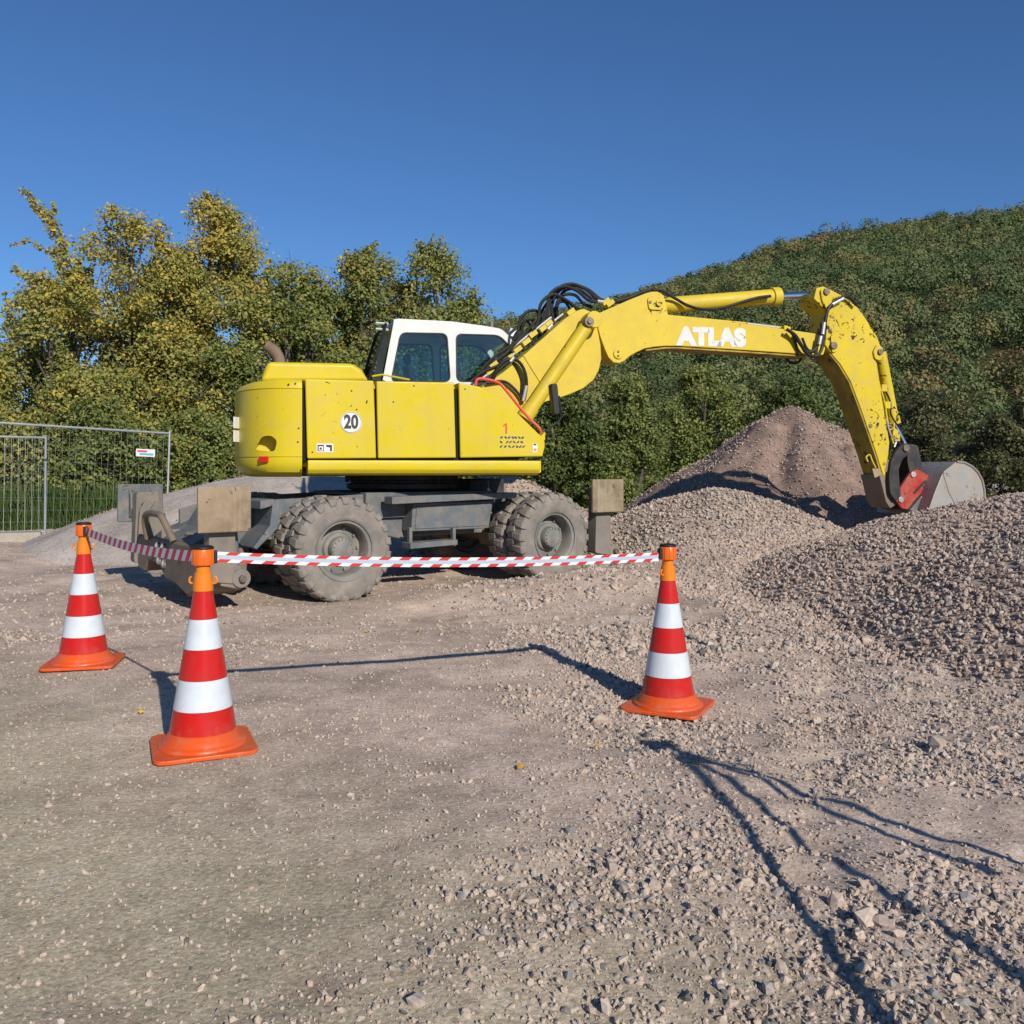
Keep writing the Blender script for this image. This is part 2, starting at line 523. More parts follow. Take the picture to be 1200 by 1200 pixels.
# ------------------------------------------------------------------ stones
_t = (1 + 5 ** 0.5) / 2
ICO_V = np.array([(-1, _t, 0), (1, _t, 0), (-1, -_t, 0), (1, -_t, 0), (0, -1, _t), (0, 1, _t), (0, -1, -_t), (0, 1, -_t), (_t, 0, -1), (_t, 0, 1), (-_t, 0, -1), (-_t, 0, 1)]) / 1.902
ICO_F = np.array([(0, 11, 5), (0, 5, 1), (0, 1, 7), (0, 7, 10), (0, 10, 11), (1, 5, 9), (5, 11, 4), (11, 10, 2), (10, 7, 6), (7, 1, 8), (3, 9, 4), (3, 4, 2), (3, 2, 6), (3, 6, 8), (3, 8, 9), (4, 9, 5), (2, 4, 11), (6, 2, 10), (8, 6, 7), (9, 8, 1)])
VAR = []
for _ in range(40):
    q = ICO_V * rng.uniform(0.62, 1.15, (12, 1)) + rng.normal(0, 0.10, (12, 3))
    VAR.append(q * np.array([rng.uniform(0.8, 1.3), rng.uniform(0.7, 1.0), rng.uniform(0.5, 0.85)]))
VAR = np.array(VAR)

def stones(name, pos, size, mat, parent=None):
    n = len(pos)
    base = VAR[rng.integers(0, 40, n)]
    q = rng.normal(size=(n, 4)); q /= np.linalg.norm(q, axis=1, keepdims=True)
    w, x, y, z = q.T
    Rm = np.stack([1 - 2 * (y * y + z * z), 2 * (x * y - z * w), 2 * (x * z + y * w), 2 * (x * y + z * w), 1 - 2 * (x * x + z * z), 2 * (y * z - x * w), 2 * (x * z - y * w), 2 * (y * z + x * w), 1 - 2 * (x * x + y * y)], -1).reshape(n, 3, 3)
    V = np.einsum('nij,nkj->nki', Rm, base) * size[:, None, None] + pos[:, None, :]
    Fc = ICO_F[None] + (np.arange(n) * 12)[:, None, None]
    me = mesh_np(name, V.reshape(-1, 3), Fc.reshape(-1, 3), smooth=False)
    return link_mesh(name, me, mat, parent)

def sizes(n, lo, hi, p=2.2):
    u = rng.random(n)
    return lo + (hi - lo) * u ** p

# ------------------------------------------------------------------ setting: ground, piles
core_x = np.arange(-10, 10.01, 0.055); core_y = np.arange(0.6, 18.01, 0.055)
ex = np.array([12, 14, 17, 21, 27, 36, 50, 75, 120, 200, 350, 700])
ey = np.array([19, 21, 24, 28, 34, 42, 55, 75, 110, 180, 320, 700, 1200])
xs = np.concatenate([-ex[::-1], core_x, ex]); ys = np.concatenate([-ex[::-1][4:], [-6, -3, -1, 0], core_y, ey])
g = link_mesh('ground', grid_mesh('ground', xs, ys, ground), M['earth'])
tag(g, 'compacted tan earth and gravel of the building site', 'ground', kind='structure')

PL = {
    'front': ('gravel_pile', 'coarse crushed stone heap in the right foreground beside the right-hand cone', 'pile_pink', 0.05),
    'mid': ('gravel_pile', 'low rubble mound with a lit crest in front of the tall brown heap', 'pile_pink', 0.06),
    'big': ('gravel_pile', 'tallest reddish brown rubble heap, peaked, behind the digger arm', 'pile_brown', 0.06),
    'behind': ('gravel_pile', 'gravel heap behind the front wheel of the yellow excavator', 'pile_pink', 0.07),
    'left': ('gravel_pile', 'smooth pale fine-grit heap between the wire fence and the excavator', 'pile_pale', 0.07),
    'edge': ('gravel_pile', 'small dark rubble heap to the right of the grey bucket', 'pile_brown', 0.07),
}
pile_ob = {}
for k, (nm, lab, mt, st) in PL.items():
    cx, cy, rx, ry, h, p, ro = PILES[k]
    e = empty(nm, (cx, cy, 0), 0, lab, 'gravel pile', 'gravel heaps on the site')
    px_ = np.arange(-rx * 1.25, rx * 1.25, st); py_ = np.arange(-ry * 1.25, ry * 1.25, st)
    me = grid_mesh('heap', px_, py_, lambda X, Y, k=k, cx=cx, cy=cy: pile_h(k, X + cx, Y + cy) - 0.012)
    link_mesh('heap', me, M[mt], e)
    pile_ob[k] = e

def scatter_pile(k, n, lo, hi, mat, pw=2.2, sink=0.25):
    cx, cy, rx, ry, h, p, ro = PILES[k]
    x = rng.uniform(-rx * 1.08, rx * 1.08, n); y = rng.uniform(-ry * 1.08, ry * 1.08, n)
    keep = (x / rx) ** 2 + (y / ry) ** 2 < 1.12
    keep &= (x / rx * 0.2 + y / ry) < 0.45
    x, y = x[keep], y[keep]
    s = sizes(len(x), lo, hi, pw)
    z = np.maximum(pile_h(k, x + cx, y + cy), ground(x + cx, y + cy)) + s * sink
    o = stones('loose_stone', np.stack([x, y, z], -1), s, mat, pile_ob[k])
    o['kind'] = 'stuff'
scatter_pile('front', 80000, 0.007, 0.031, M['stones_red'], 1.8)
scatter_pile('mid', 18000, 0.010, 0.036, M['stones'], 2.4)
scatter_pile('big', 30000, 0.006, 0.032, M['stones_red'], 4.0)
scatter_pile('behind', 6000, 0.014, 0.045, M['stones'], 2.2)
scatter_pile('edge', 2500, 0.015, 0.06, M['stones_red'], 2.2)
scatter_pile('left', 5000, 0.006, 0.016, M['stones'], 2.5)

def dens(x, y):
    d = 0.07 + 0.22 * sst(-0.7, 0.9, x + 1.1 * y - 3.2 + 1.6 * fbm(x * 0.9, y * 0.9, 57, 3)) + 0.7 * sst(-0.9, 0.6, x - 0.12 * (y - 3) + 1.6 * fbm(x * 0.6, y * 0.6, 55, 3) - 0.25 * sst(5.5, 8.5, y) * -4)
    d = d * (0.38 + 1.0 * sst(-0.22, 0.26, fbm(x * 1.5, y * 1.5, 41, 4)))
    d = d * (0.5 + 0.5 * sst(3.2, 6.0, y))
    return np.clip(d, 0.16, 1.3)
def scatter_ground(n, x0, x1, y0, y1, lo, hi, pw):
    y = y0 + (y1 - y0) * rng.random(n) ** 1.25
    x = rng.uniform(-1, 1, n) * (0.62 * y + 0.8)
    k = rng.random(n) < dens(x, y) / 1.3
    x, y = x[k], y[k]
    s = sizes(len(x), lo, hi, pw) * (0.5 + 0.5 * np.clip((dens(x, y) - 0.2) / 0.5, 0, 1)) * rng.choice([1.0, 1.0, 1.0, 1.6], len(x))
    z = ground(x, y) + s * 0.22
    return np.stack([x, y, z], -1), s
p1, s1 = scatter_ground(420000, -9, 9, 1.9, 7.5, 0.0025, 0.017, 4.5)
p2, s2 = scatter_ground(70000, -9, 9, 6.5, 13.5, 0.006, 0.030, 2.8)
p3, s3 = scatter_ground(1500, -4, 4, 2.0, 9, 0.014, 0.04, 2.6)
o = stones('loose_gravel', np.concatenate([p1, p2, p3]), np.concatenate([s1, s2, s3]), M['stones'])
tag(o, 'loose crushed stone strewn over the site ground', 'gravel', kind='stuff')

# a few yellow fallen leaves on the ground
def leafquads(c, nrm, size, asp=0.62, fold=0.0):
    n = len(c)
    nrm = nrm / np.linalg.norm(nrm, axis=1, keepdims=True)
    r = rng.normal(size=(n, 3))
    a = np.cross(nrm, r); a /= np.linalg.norm(a, axis=1, keepdims=True)
    b = np.cross(nrm, a)
    s = size[:, None]
    V = np.stack([c - a * s, c - b * s * asp + nrm * s * fold, c + a * s, c + b * s * asp + nrm * s * fold], 1)
    Fc = np.arange(n * 4).reshape(n, 4)
    return V.reshape(-1, 3), Fc

def leaf_mat(name, stops, transl=0.35, patchscale=0.9, rnda=0.72, pata=1.0, tint=False, rise=0.0):
    m, t, b = newmat(name, 0.55)
    b.inputs['Specular IOR Level'].default_value = 0.25
    g = node(t, 'ShaderNodeNewGeometry')
    rnd = g.outputs['Random Per Island']
    n = noise(t, patchscale, 3, 0.6, g.outputs['Position'])
    f = mth(t, 'ADD', mth(t, 'MULTIPLY', rnd, rnda), mth(t, 'MULTIPLY', mth(t, 'SUBTRACT', n, 0.41), pata), True)
    if rise:
        sz = node(t, 'ShaderNodeSeparateXYZ'); t.links.new(g.outputs['Position'], sz.inputs[0])
        f = mth(t, 'ADD', f, mth(t, 'MULTIPLY', mth(t, 'SUBTRACT', sz.outputs[2], 4.3), rise), True)
    if tint:
        an = node(t, 'ShaderNodeAttribute', attribute_name='tint')
        f = mth(t, 'ADD', mth(t, 'MULTIPLY', f, 0.42), mth(t, 'MULTIPLY', an.outputs['Fac'], 0.80), True)
    c = ramp(t, f, stops)
    t.links.new(c, b.inputs['Base Color'])
    out = t.nodes['Material Output']
    tl = node(t, 'ShaderNodeBsdfTranslucent')
    t.links.new(mix(t, 1.0, c, (1.1, 1.15, 0.7), 'MULTIPLY'), tl.inputs[0])
    mx = node(t, 'ShaderNodeMixShader'); mx.inputs[0].default_value = transl
    t.links.new(b.outputs[0], mx.inputs[1]); t.links.new(tl.outputs[0], mx.inputs[2])
    t.links.new(mx.outputs[0], out.inputs[0])
    return m
G1, G2, G3 = (0.088, 0.120, 0.034), (0.172, 0.215, 0.064), (0.26, 0.295, 0.085)
Y1, Y2, BR = (0.44, 0.36, 0.085), (0.66, 0.48, 0.085), (0.22, 0.14, 0.075)
M['leaf_yellow'] = leaf_mat('yellow_green_leaves', [(0.0, G1), (0.25, G3), (0.45, (0.32, 0.31, 0.10)), (0.68, Y1), (0.86, Y2), (0.95, (0.28, 0.18, 0.08)), (1.0, Y2)], rise=0.05)
M['leaf_mixed'] = leaf_mat('mixed_autumn_leaves', [(0.0, G1), (0.3, G2), (0.55, G3), (0.72, (0.30, 0.28, 0.09)), (0.86, Y1), (0.94, BR), (1.0, Y2)], rise=0.045)
M['leaf_green'] = leaf_mat('dark_green_leaves', [(0.0, (0.055, 0.08, 0.026)), (0.4, G1), (0.7, G2), (0.9, G3), (1.0, Y1)])
M['leaf_hedge'] = leaf_mat('dull_hedge_leaves', [(0.0, (0.065, 0.075, 0.034)), (0.45, (0.12, 0.128, 0.058)), (0.75, (0.22, 0.205, 0.098)), (0.92, (0.36, 0.32, 0.15)), (1.0, Y1)])
M['leaf_hill'] = leaf_mat('hillside_leaves', [(0.0, (0.046, 0.076, 0.026)), (0.35, (0.080, 0.115, 0.040)), (0.62, (0.118, 0.148, 0.051)), (0.80, (0.165, 0.172, 0.062)), (0.93, (0.23, 0.185, 0.07)), (1.0, (0.20, 0.125, 0.06))], 0.12, 0.02, 0.5, 1.3, True)
M['leaf_weed'] = leaf_mat('weed_leaves', [(0.0, (0.03, 0.06, 0.012)), (0.5, (0.07, 0.12, 0.025)), (0.85, (0.12, 0.15, 0.04)), (1.0, (0.3, 0.24, 0.06))])
M['fallen'] = newmat('fallen_yellow_leaf', 0.7, 0, (0.5, 0.28, 0.03))[0]
def bark_mat():
    m, t, b = newmat('grey_brown_bark', 0.95)
    v = objco(t)
    c = ramp(t, noise(t, 9, 6, 0.7, v), [(0.3, (0.05, 0.04, 0.03)), (0.7, (0.14, 0.115, 0.09))])
    t.links.new(c, b.inputs['Base Color'])
    bump(t, b, noise(t, 25, 4, 0.7, v), 0.6, 0.03)
    return m
M['bark'] = bark_mat()

def at(px, py, d):
    return Vector(((px - 600) / F * d, d, CH - (py - HY) / F * d))

fl = [(165, 838), (430, 742), (490, 745), (700, 870), (610, 905), (240, 690), (68, 830)]
for i, (px_, py_) in enumerate(fl[:5]):
    d = F * CH / (py_ - HY)
    x = (px_ - 600) / F * d
    mb = MB()
    pts = []
    for a in range(10):
        rr = 0.022 * (1.0 if a % 2 == 0 else 0.6)
        pts.append((rr * math.cos(a * math.pi / 5), rr * math.sin(a * math.pi / 5), 0.004 * math.sin(a * 2.1)))
    mb.add(pts + [(0, 0, 0.012)], [(a, (a + 1) % 10, 10) for a in range(10)])
    lf = mb.build('fallen_leaf', M['fallen'])
    lf.location = (x, d, gz(x, d) + 0.02); lf.rotation_euler = (0.35, 0.2, i * 1.3)
    tag(lf, ['fallen yellow leaf on bare earth left of the nearest cone', 'fallen yellow leaf by the rear wheels of the excavator', 'second fallen yellow leaf, right of the one by the rear wheels',
             'fallen yellow leaf beside the top of the tripod shadow', 'fallen yellow leaf on the open foreground gravel'][i], 'leaf', 'fallen leaves on the ground')

# ------------------------------------------------------------------ trees
def crown_clumps(w, h, low, n, seed, prof=None, dep=0.8):
    r_ = np.random.default_rng(seed)
    out = []
    for i in range(n):
        t = low + (1 - low) * (i + r_.random()) / n
        pr = prof(t) if prof else max(0.14, 1 - max(0, t - 0.55) ** 1.4 * 2.3)
        a = r_.uniform(0, 2 * math.pi); q = r_.random() ** 0.5
        rad = w * r_.uniform(0.075, 0.17) * (0.6 + 0.55 * pr)
        x = math.cos(a) * q * max(0, w / 2 * pr - rad * 0.6); y = math.sin(a) * q * max(0, w / 2 * pr - rad * 0.6) * dep
        out.append((x, y, t * h - rad * 0.3, rad))
    return out

def leaves_for(clumps, n, size, seed):
    r_ = np.random.default_rng(seed)
    cl = np.array(clumps)
    wgt = cl[:, 3] ** 2; wgt = wgt / wgt.sum()
    idx = r_.choice(len(cl), n, p=wgt)
    d = r_.normal(size=(n, 3)); d /= np.linalg.norm(d, axis=1, keepdims=True)
    rad = cl[idx, 3] * (0.30 + 0.70 * r_.random(n) ** 0.6) * (1 + 0.14 * r_.normal(size=n).clip(-2, 1.6))
    # twigs: bundle leaves along random spurs so the outline is ragged
    spur = r_.normal(size=(len(cl), 9, 3)); spur /= np.linalg.norm(spur, axis=2, keepdims=True)
    ks = r_.integers(0, 9, n)
    sp = spur[idx, ks]
    d = d + sp * 1.5; d /= np.linalg.norm(d, axis=1, keepdims=True)
    c = cl[idx, :3] + d * rad[:, None] * np.array([1.15, 1.0, 0.92])
    nrm = d * 0.7 + r_.normal(size=(n, 3)) * 0.7 + np.array([0.1, -0.25, 0.6])
    s = size * r_.uniform(0.6, 1.25, n)
    return leafquads(c, nrm, s, 0.66, 0.18)

def make_tree(name, label, cat, x, y, w, h, n_cl, n_lf, leaf, mat, seed, low=0.12, group=None, extra=None, prof=None, trunk_r=None, bare=0, dep=0.8):
    z0 = gz(x, y) - 0.05
    e = empty(name, (x, y, z0), 0, label, cat, group)
    cl = crown_clumps(w, h, low, int(n_cl * 1.3), seed, prof, dep)
    rt = trunk_r or max(0.05, h * 0.02)
    r_ = random.Random(seed)
    tr = MB()
    chains = []
    if cat == 'tree':
        for q in range(9):                                   # leafy shoots that break the outline
            b_ = r_.choice([c for c in cl if c[2] > 0.45 * h])
            ln = r_.uniform(0.5, 1.25); an = r_.uniform(0, 2 * math.pi); le = r_.uniform(0.1, 0.6)
            top_ = min(h * 1.02, b_[2] + ln)
            ch_ = [(b_[0] + math.cos(an) * le * ln * t, b_[1] + math.sin(an) * le * ln * t, b_[2] + (top_ - b_[2]) * t, b_[3] * 0.55 * (1 - 0.72 * t)) for t in (0.3, 0.5, 0.68, 0.84, 1.0)]
            chains.append(ch_)
    if extra: chains += extra
    n_main = len(cl)
    for ch_ in chains: cl = cl + ch_
    stems = 1 if h > 9 else 3
    tops = []
    for sidx in range(stems):
        bx = r_.uniform(-0.25, 0.25) * (stems > 1); by = r_.uniform(-0.2, 0.2) * (stems > 1)
        tx = r_.uniform(-0.2, 0.2) * w; ty = r_.uniform(-0.15, 0.15) * w
        path = smooth_path([(bx, by, -0.1), (bx + tx * 0.2, by + ty * 0.2, h * 0.25), (bx + tx * 0.6, by + ty * 0.5, h * 0.55), (bx + tx * 0.8, by + ty, h * 0.72)], 5)
        tr.tube(path, [rt * (1 - 0.85 * i / (len(path) - 1)) for i in range(len(path))], 7)
        tops.append(path)
    for ch_ in chains:
        if len(ch_) > 3:
            tr.tube([Vector(c[:3]) for c in ch_], [rt * 0.16 * (1 - 0.8 * i / len(ch_)) for i in range(len(ch_))], 5)
    for c in cl[:n_main]:
        pth = min(tops, key=lambda P: min((p - Vector(c[:3])).length for p in P))
        k = min(len(pth) - 1, max(2, int(len(pth) * (c[2] / h) * 0.85)))
        p0 = pth[k]; p1 = Vector(c[:3])
        mid = p0.lerp(p1, 0.5) + Vector((r_.uniform(-.1, .1), r_.uniform(-.1, .1), 0.12 * (p1 - p0).length))
        sp = smooth_path([p0, mid, p1], 4)
        tr.tube(sp, [rt * 0.25 * (1 - 0.8 * i / (len(sp) - 1)) for i in range(len(sp))], 5)
        for _ in range(3 + bare):
            dv = Vector((r_.gauss(0, 1), r_.gauss(0, 1), r_.gauss(0.3, 1))).normalized() * c[3] * r_.uniform(0.8, 1.25)
            tr.tube([p1, p1 + dv * 0.5 + Vector((0, 0, 0.05)), p1 + dv], [rt * 0.1, rt * 0.07, rt * 0.03], 4)
    tr.build('trunk', M['bark'], e)
    V, Fc = leaves_for(cl, int(n_lf * 1.3), leaf * 0.80, seed + 500)
    link_mesh('crown', mesh_np('crown', V, Fc, smooth=False), mat, e)
    return e

def tree_px(name, label, cat, pxc, pyt, wpx, d, n_cl, n_lf, leaf, mat, seed, **kw):
    x = (pxc - 600) / F * d
    h = CH - (pyt - HY) / F * d
    return make_tree(name, label, cat, x, d, wpx / F * d, h, n_cl, n_lf, leaf, mat, seed, **kw)

GL = 'autumn trees behind the fence and excavator'
d = 21.0
k = d / F
# long leafy shoots of the leftmost tree, relative to its base
def shoot(pts, r0, r1, pxc, d):
    out = []
    n = len(pts)
    for i in range(n - 1):
        for s in range(4):
            t = s / 4
            px_ = pts[i][0] * (1 - t) + pts[i + 1][0] * t; py_ = pts[i][1] * (1 - t) + pts[i + 1][1] * t
            f = (i + t) / (n - 1)
            out.append(((px_ - pxc) / F * d, 0.1 * math.sin(i), CH - (py_ - HY) / F * d, r0 + (r1 - r0) * f))
    return out
ex1 = [shoot([(98, 350), (78, 305), (55, 262), (38, 240), (22, 222)], 0.30, 0.07, 45, 20.0), shoot([(70, 345), (40, 330), (5, 315)], 0.2, 0.1, 45, 20.0), shoot([(75, 330), (60, 300), (30, 285), (5, 292)], 0.12, 0.05, 45, 20.0), shoot([(60, 270), (62, 250), (60, 240)], 0.08, 0.04, 45, 20)]
tree_px('maple_tree', 'yellowing maple at the far left with a long leafy shoot leaning into the sky', 'tree', 45, 330, 190, 20.0, 30, 19000, 0.060, M['leaf_yellow'], 1, group=GL, extra=ex1)
tree_px('maple_tree', 'yellow-topped maple second from the left behind the wire fence', 'tree', 150, 252, 230, 22.0, 34, 32400, 0.062, M['leaf_yellow'], 2, group=GL)
tree_px('maple_tree', 'tallest maple of the row, golden top, above the rear of the excavator', 'tree', 258, 240, 240, 23.0, 38, 36450, 0.064, M['leaf_yellow'], 3, group=GL)
tree_px('maple_tree', 'rounded green-brown maple above the excavator exhaust pipe', 'tree', 345, 308, 220, 22.5, 30, 27000, 0.062, M['leaf_mixed'], 4, group=GL)
tree_px('maple_tree', 'green maple with a narrow top left of the white cab', 'tree', 428, 292, 210, 23.5, 30, 27000, 0.064, M['leaf_mixed'], 5, group=GL)
tree_px('maple_tree', 'green-gold maple directly behind the white cab roof', 'tree', 502, 288, 215, 24.0, 30, 24300, 0.064, M['leaf_mixed'], 6, group=GL)
tree_px('maple_tree', 'green tree filling the gap between the two tallest golden maples', 'tree', 205, 300, 190, 23.6, 34, 24000, 0.062, M['leaf_mixed'], 31, group=GL)
tree_px('maple_tree', 'shaded tree behind the gap left of the green narrow-topped maple', 'tree', 388, 335, 170, 24.5, 34, 22000, 0.062, M['leaf_mixed'], 32, group=GL)
tree_px('maple_tree', 'yellow-green tree between the leaning-shoot maple and its right neighbour', 'tree', 95, 318, 150, 22.6, 30, 20000, 0.062, M['leaf_yellow'], 33, group=GL)
tree_px('maple_tree', 'tree behind the gap between the two maples above the cab', 'tree', 465, 325, 150, 25.0, 32, 20000, 0.062, M['leaf_mixed'], 34, group=GL)
tree_px('maple_tree', 'low round maple at the right end of the row behind the cab windows', 'tree', 552, 352, 150, 24.5, 22, 16200, 0.064, M['leaf_mixed'], 7, group=GL)
bushprof = lambda t: math.sqrt(max(0.05, 1 - (t * 0.95) ** 2))
GB = 'bushes behind the site'
tree_px('bush', 'dense bramble bush between the fence end and the counterweight', 'bush', 235, 478, 150, 18.6, 26, 15000, 0.055, M['leaf_mixed'], 11, low=0.05, prof=bushprof, group=GB)
tree_px('bush', 'dark leafy bush directly behind the wire fence panel', 'bush', 120, 470, 170, 19.2, 24, 14000, 0.055, M['leaf_mixed'], 12, low=0.05, prof=bushprof, group=GB)
tree_px('bush', 'yellow-flecked bush at the left edge behind the fence', 'bush', 10, 440, 170, 19.5, 26, 15000, 0.055, M['leaf_yellow'], 13, low=0.05, prof=bushprof, group=GB)
tree_px('bush', 'dark bush hidden behind the excavator body', 'bush', 360, 430, 190, 20.5, 26, 14000, 0.06, M['leaf_green'], 14, low=0.05, prof=bushprof, group=GB)
tree_px('bush', 'dark bush seen through the cab windows', 'bush', 490, 420, 190, 21.5, 26, 14000, 0.06, M['leaf_green'], 15, low=0.05, prof=bushprof, group=GB)
# behind the boom and the heaps
tree_px('bush', 'large dense green bush under the boom, right of the excavator mirror', 'bush', 655, 452, 140, 21.0, 34, 22000, 0.058, M['leaf_green'], 21, low=0.03, prof=bushprof, group=GB)
tree_px('bush', 'green bush with yellow flecks beside the left slope of the tall heap', 'bush', 735, 440, 130, 24.0, 32, 20000, 0.062, M['leaf_mixed'], 22, low=0.03, prof=bushprof, group=GB)
tree_px('bush', 'pale yellow-green bush below the letters on the boom', 'bush', 820, 426, 140, 27.0, 34, 19000, 0.066, M['leaf_mixed'], 23, low=0.03, prof=bushprof, group=GB)
tree_px('bush', 'dark green bush behind the peak of the tall heap', 'bush', 925, 446, 150, 26.0, 32, 18000, 0.066, M['leaf_green'], 24, low=0.03, prof=bushprof, group=GB)
tree_px('bush', 'twiggy dull green bush behind the lower digger arm', 'bush', 1020, 470, 130, 23.5, 28, 13000, 0.058, M['leaf_hedge'], 25, low=0.03, prof=bushprof, group=GB, bare=6)
tree_px('bush', 'twiggy grey-green bush with bare branches above the grey bucket', 'bush', 1100, 458, 150, 21.5, 30, 14000, 0.054, M['leaf_hedge'], 26, low=0.03, prof=bushprof, group=GB, bare=9)
tree_px('bush', 'twiggy dark bush at the right edge beyond the bucket', 'bush', 1190, 470, 150, 20.5, 28, 14000, 0.054, M['leaf_hedge'], 27, low=0.03, prof=bushprof, group=GB, bare=8)
tree_px('bush', 'low dark hedge bush right of the frame edge', 'bush', 1270, 460, 140, 21.5, 22, 9000, 0.058, M['leaf_hedge'], 28, low=0.03, prof=bushprof, group=GB, bare=4)
tree_px('bush', 'dark bush left of the frame edge', 'bush', -80, 420, 170, 20.5, 24, 10000, 0.06, M['leaf_green'], 29, low=0.05, prof=bushprof, group=GB)

tree_px('maple_tree', 'bushy tree beyond the left edge of the wire fence', 'tree', -110, 330, 260, 22.0, 26, 15000, 0.064, M['leaf_mixed'], 41, group=GL)
tree_px('maple_tree', 'outermost green tree left of the whole row', 'tree', -290, 345, 280, 23.0, 26, 14000, 0.066, M['leaf_green'], 42, group=GL)
tree_px('bush', 'outermost bush on the right beyond the hedge bushes', 'bush', 1400, 455, 180, 22.5, 22, 9000, 0.06, M['leaf_hedge'], 43, low=0.03, prof=bushprof, group=GB)

# ------------------------------------------------------------------ hill with its wood
SKY_PX = np.array([560, 620, 700, 790, 850, 900, 950, 1000, 1100, 1200, 1350, 1600])
SKY_PY = np.array([396, 382, 372, 349, 330, 313, 300, 290, 279, 270, 255, 240])
D0, D1 = 85.0, 480.0
def hill(x, y):
    px_ = 600 + F * x / np.maximum(y, 1)
    top = (HY - np.interp(px_, SKY_PX, SKY_PY, left=420)) / F * D1 + CH - 7.5
    top = np.where(px_ < 560, np.maximum(0, top - (560 - px_) * 0.25), top)
    t = np.clip((y - D0) / (D1 - D0), 0, 1.4)
    s = np.where(t < 1, 1 - (1 - t) ** 1.35, 1 - (t - 1) * 0.8)
    z = top * s + 6.0 * fbm(x * 0.012, y * 0.012, 91, 3) * np.clip(t * 3, 0, 1)
    return np.where(t <= 0, -0.4, z - 0.4)
hm = grid_mesh('hill', np.arange(-60, 700, 7.0), np.arange(78, 640, 7.0), hill)
M['hillsoil'] = earth_mat('wooded_hill_soil', (0.03, 0.035, 0.014), (0.06, 0.06, 0.025), 0.3, False)
tag(link_mesh('hill', hm, M['hillsoil']), 'wooded hill rising to the right behind the site', 'hill', kind='structure')
hr = np.random.default_rng(77)
cl = []
yy = 92.0
while yy < 500:
    sp = 5.2 + yy * 0.003
    x = 0.0 - 12
    xmax = yy * 0.9
    xmin = -0.06 * yy
    x = xmin
    while x < xmax:
        X = x + hr.uniform(-1, 1) * sp * 0.5; Y = yy + hr.uniform(-1, 1) * sp * 0.5
        r = sp * hr.choice([0.36, 0.45, 0.55, 0.66, 0.85]); ti = hr.random()
        z = float(hill(np.array([X]), np.array([Y]))[0])
        hgt = hr.uniform(1.5, 7.0)
        cl.append((X, Y, z + hgt * 0.7, r, ti))
        for q in range(4):
            cl.append((X + hr.normal() * r * 0.6, Y + hr.normal() * r * 0.6, z + hgt * 0.7 + r * hr.uniform(-0.5, 0.75), r * hr.uniform(0.32, 0.6), ti + hr.normal() * 0.06))
        x += sp
    yy += sp * 0.95
cl = np.array(cl)
n = 900000
wgt = cl[:, 3] ** 2 / np.maximum(cl[:, 1], 40) ** 1.1; wgt /= wgt.sum()
idx = hr.choice(len(cl), n, p=wgt)
dv = hr.normal(size=(n, 3)); dv[:, 2] = np.abs(dv[:, 2]) * 1.1 - 0.25; dv[:, 1] -= 0.35
dv /= np.linalg.norm(dv, axis=1, keepdims=True)
c = cl[idx, :3] + dv * (cl[idx, 3] * (0.86 + 0.2 * hr.random(n)))[:, None]
V, Fc = leafquads(c, dv + hr.normal(size=(n, 3)) * 0.28, (0.09 + 0.0008 * c[:, 1]) * hr.uniform(0.7, 1.5, n), 0.75, 0.15)
hwm = mesh_np('hillside_wood', V, Fc, smooth=False)
at_ = hwm.attributes.new('tint', 'FLOAT', 'POINT')
at_.data.foreach_set('value', np.repeat(cl[idx, 4], 4).astype(np.float32))
o = link_mesh('hillside_wood', hwm, M['leaf_hill'])
tag(o, 'dense green wood covering the hillside', 'wood', kind='stuff')

# ------------------------------------------------------------------ weeds below the fence
n = 9000
wx = rng.uniform(-11.5, -5.2, n); wy = rng.uniform(17.6, 19.4, n)
hgt = 0.15 + 0.8 * rng.random(n) ** 1.6
wz = ground(wx, wy)
lean = rng.normal(size=(n, 2)) * 0.12
wv = np.stack([np.stack([wx - 0.012, wy, wz], -1), np.stack([wx + 0.012, wy, wz], -1), np.stack([wx + lean[:, 0] + 0.006, wy + lean[:, 1], wz + hgt], -1), np.stack([wx + lean[:, 0] - 0.006, wy + lean[:, 1], wz + hgt], -1)], 1).reshape(-1, 3)
o = link_mesh('weeds', mesh_np('weeds', wv, np.arange(n * 4).reshape(n, 4), smooth=False), M['leaf_weed'])
tag(o, 'tall green weeds and grass growing behind the wire fence', 'weeds', kind='stuff')
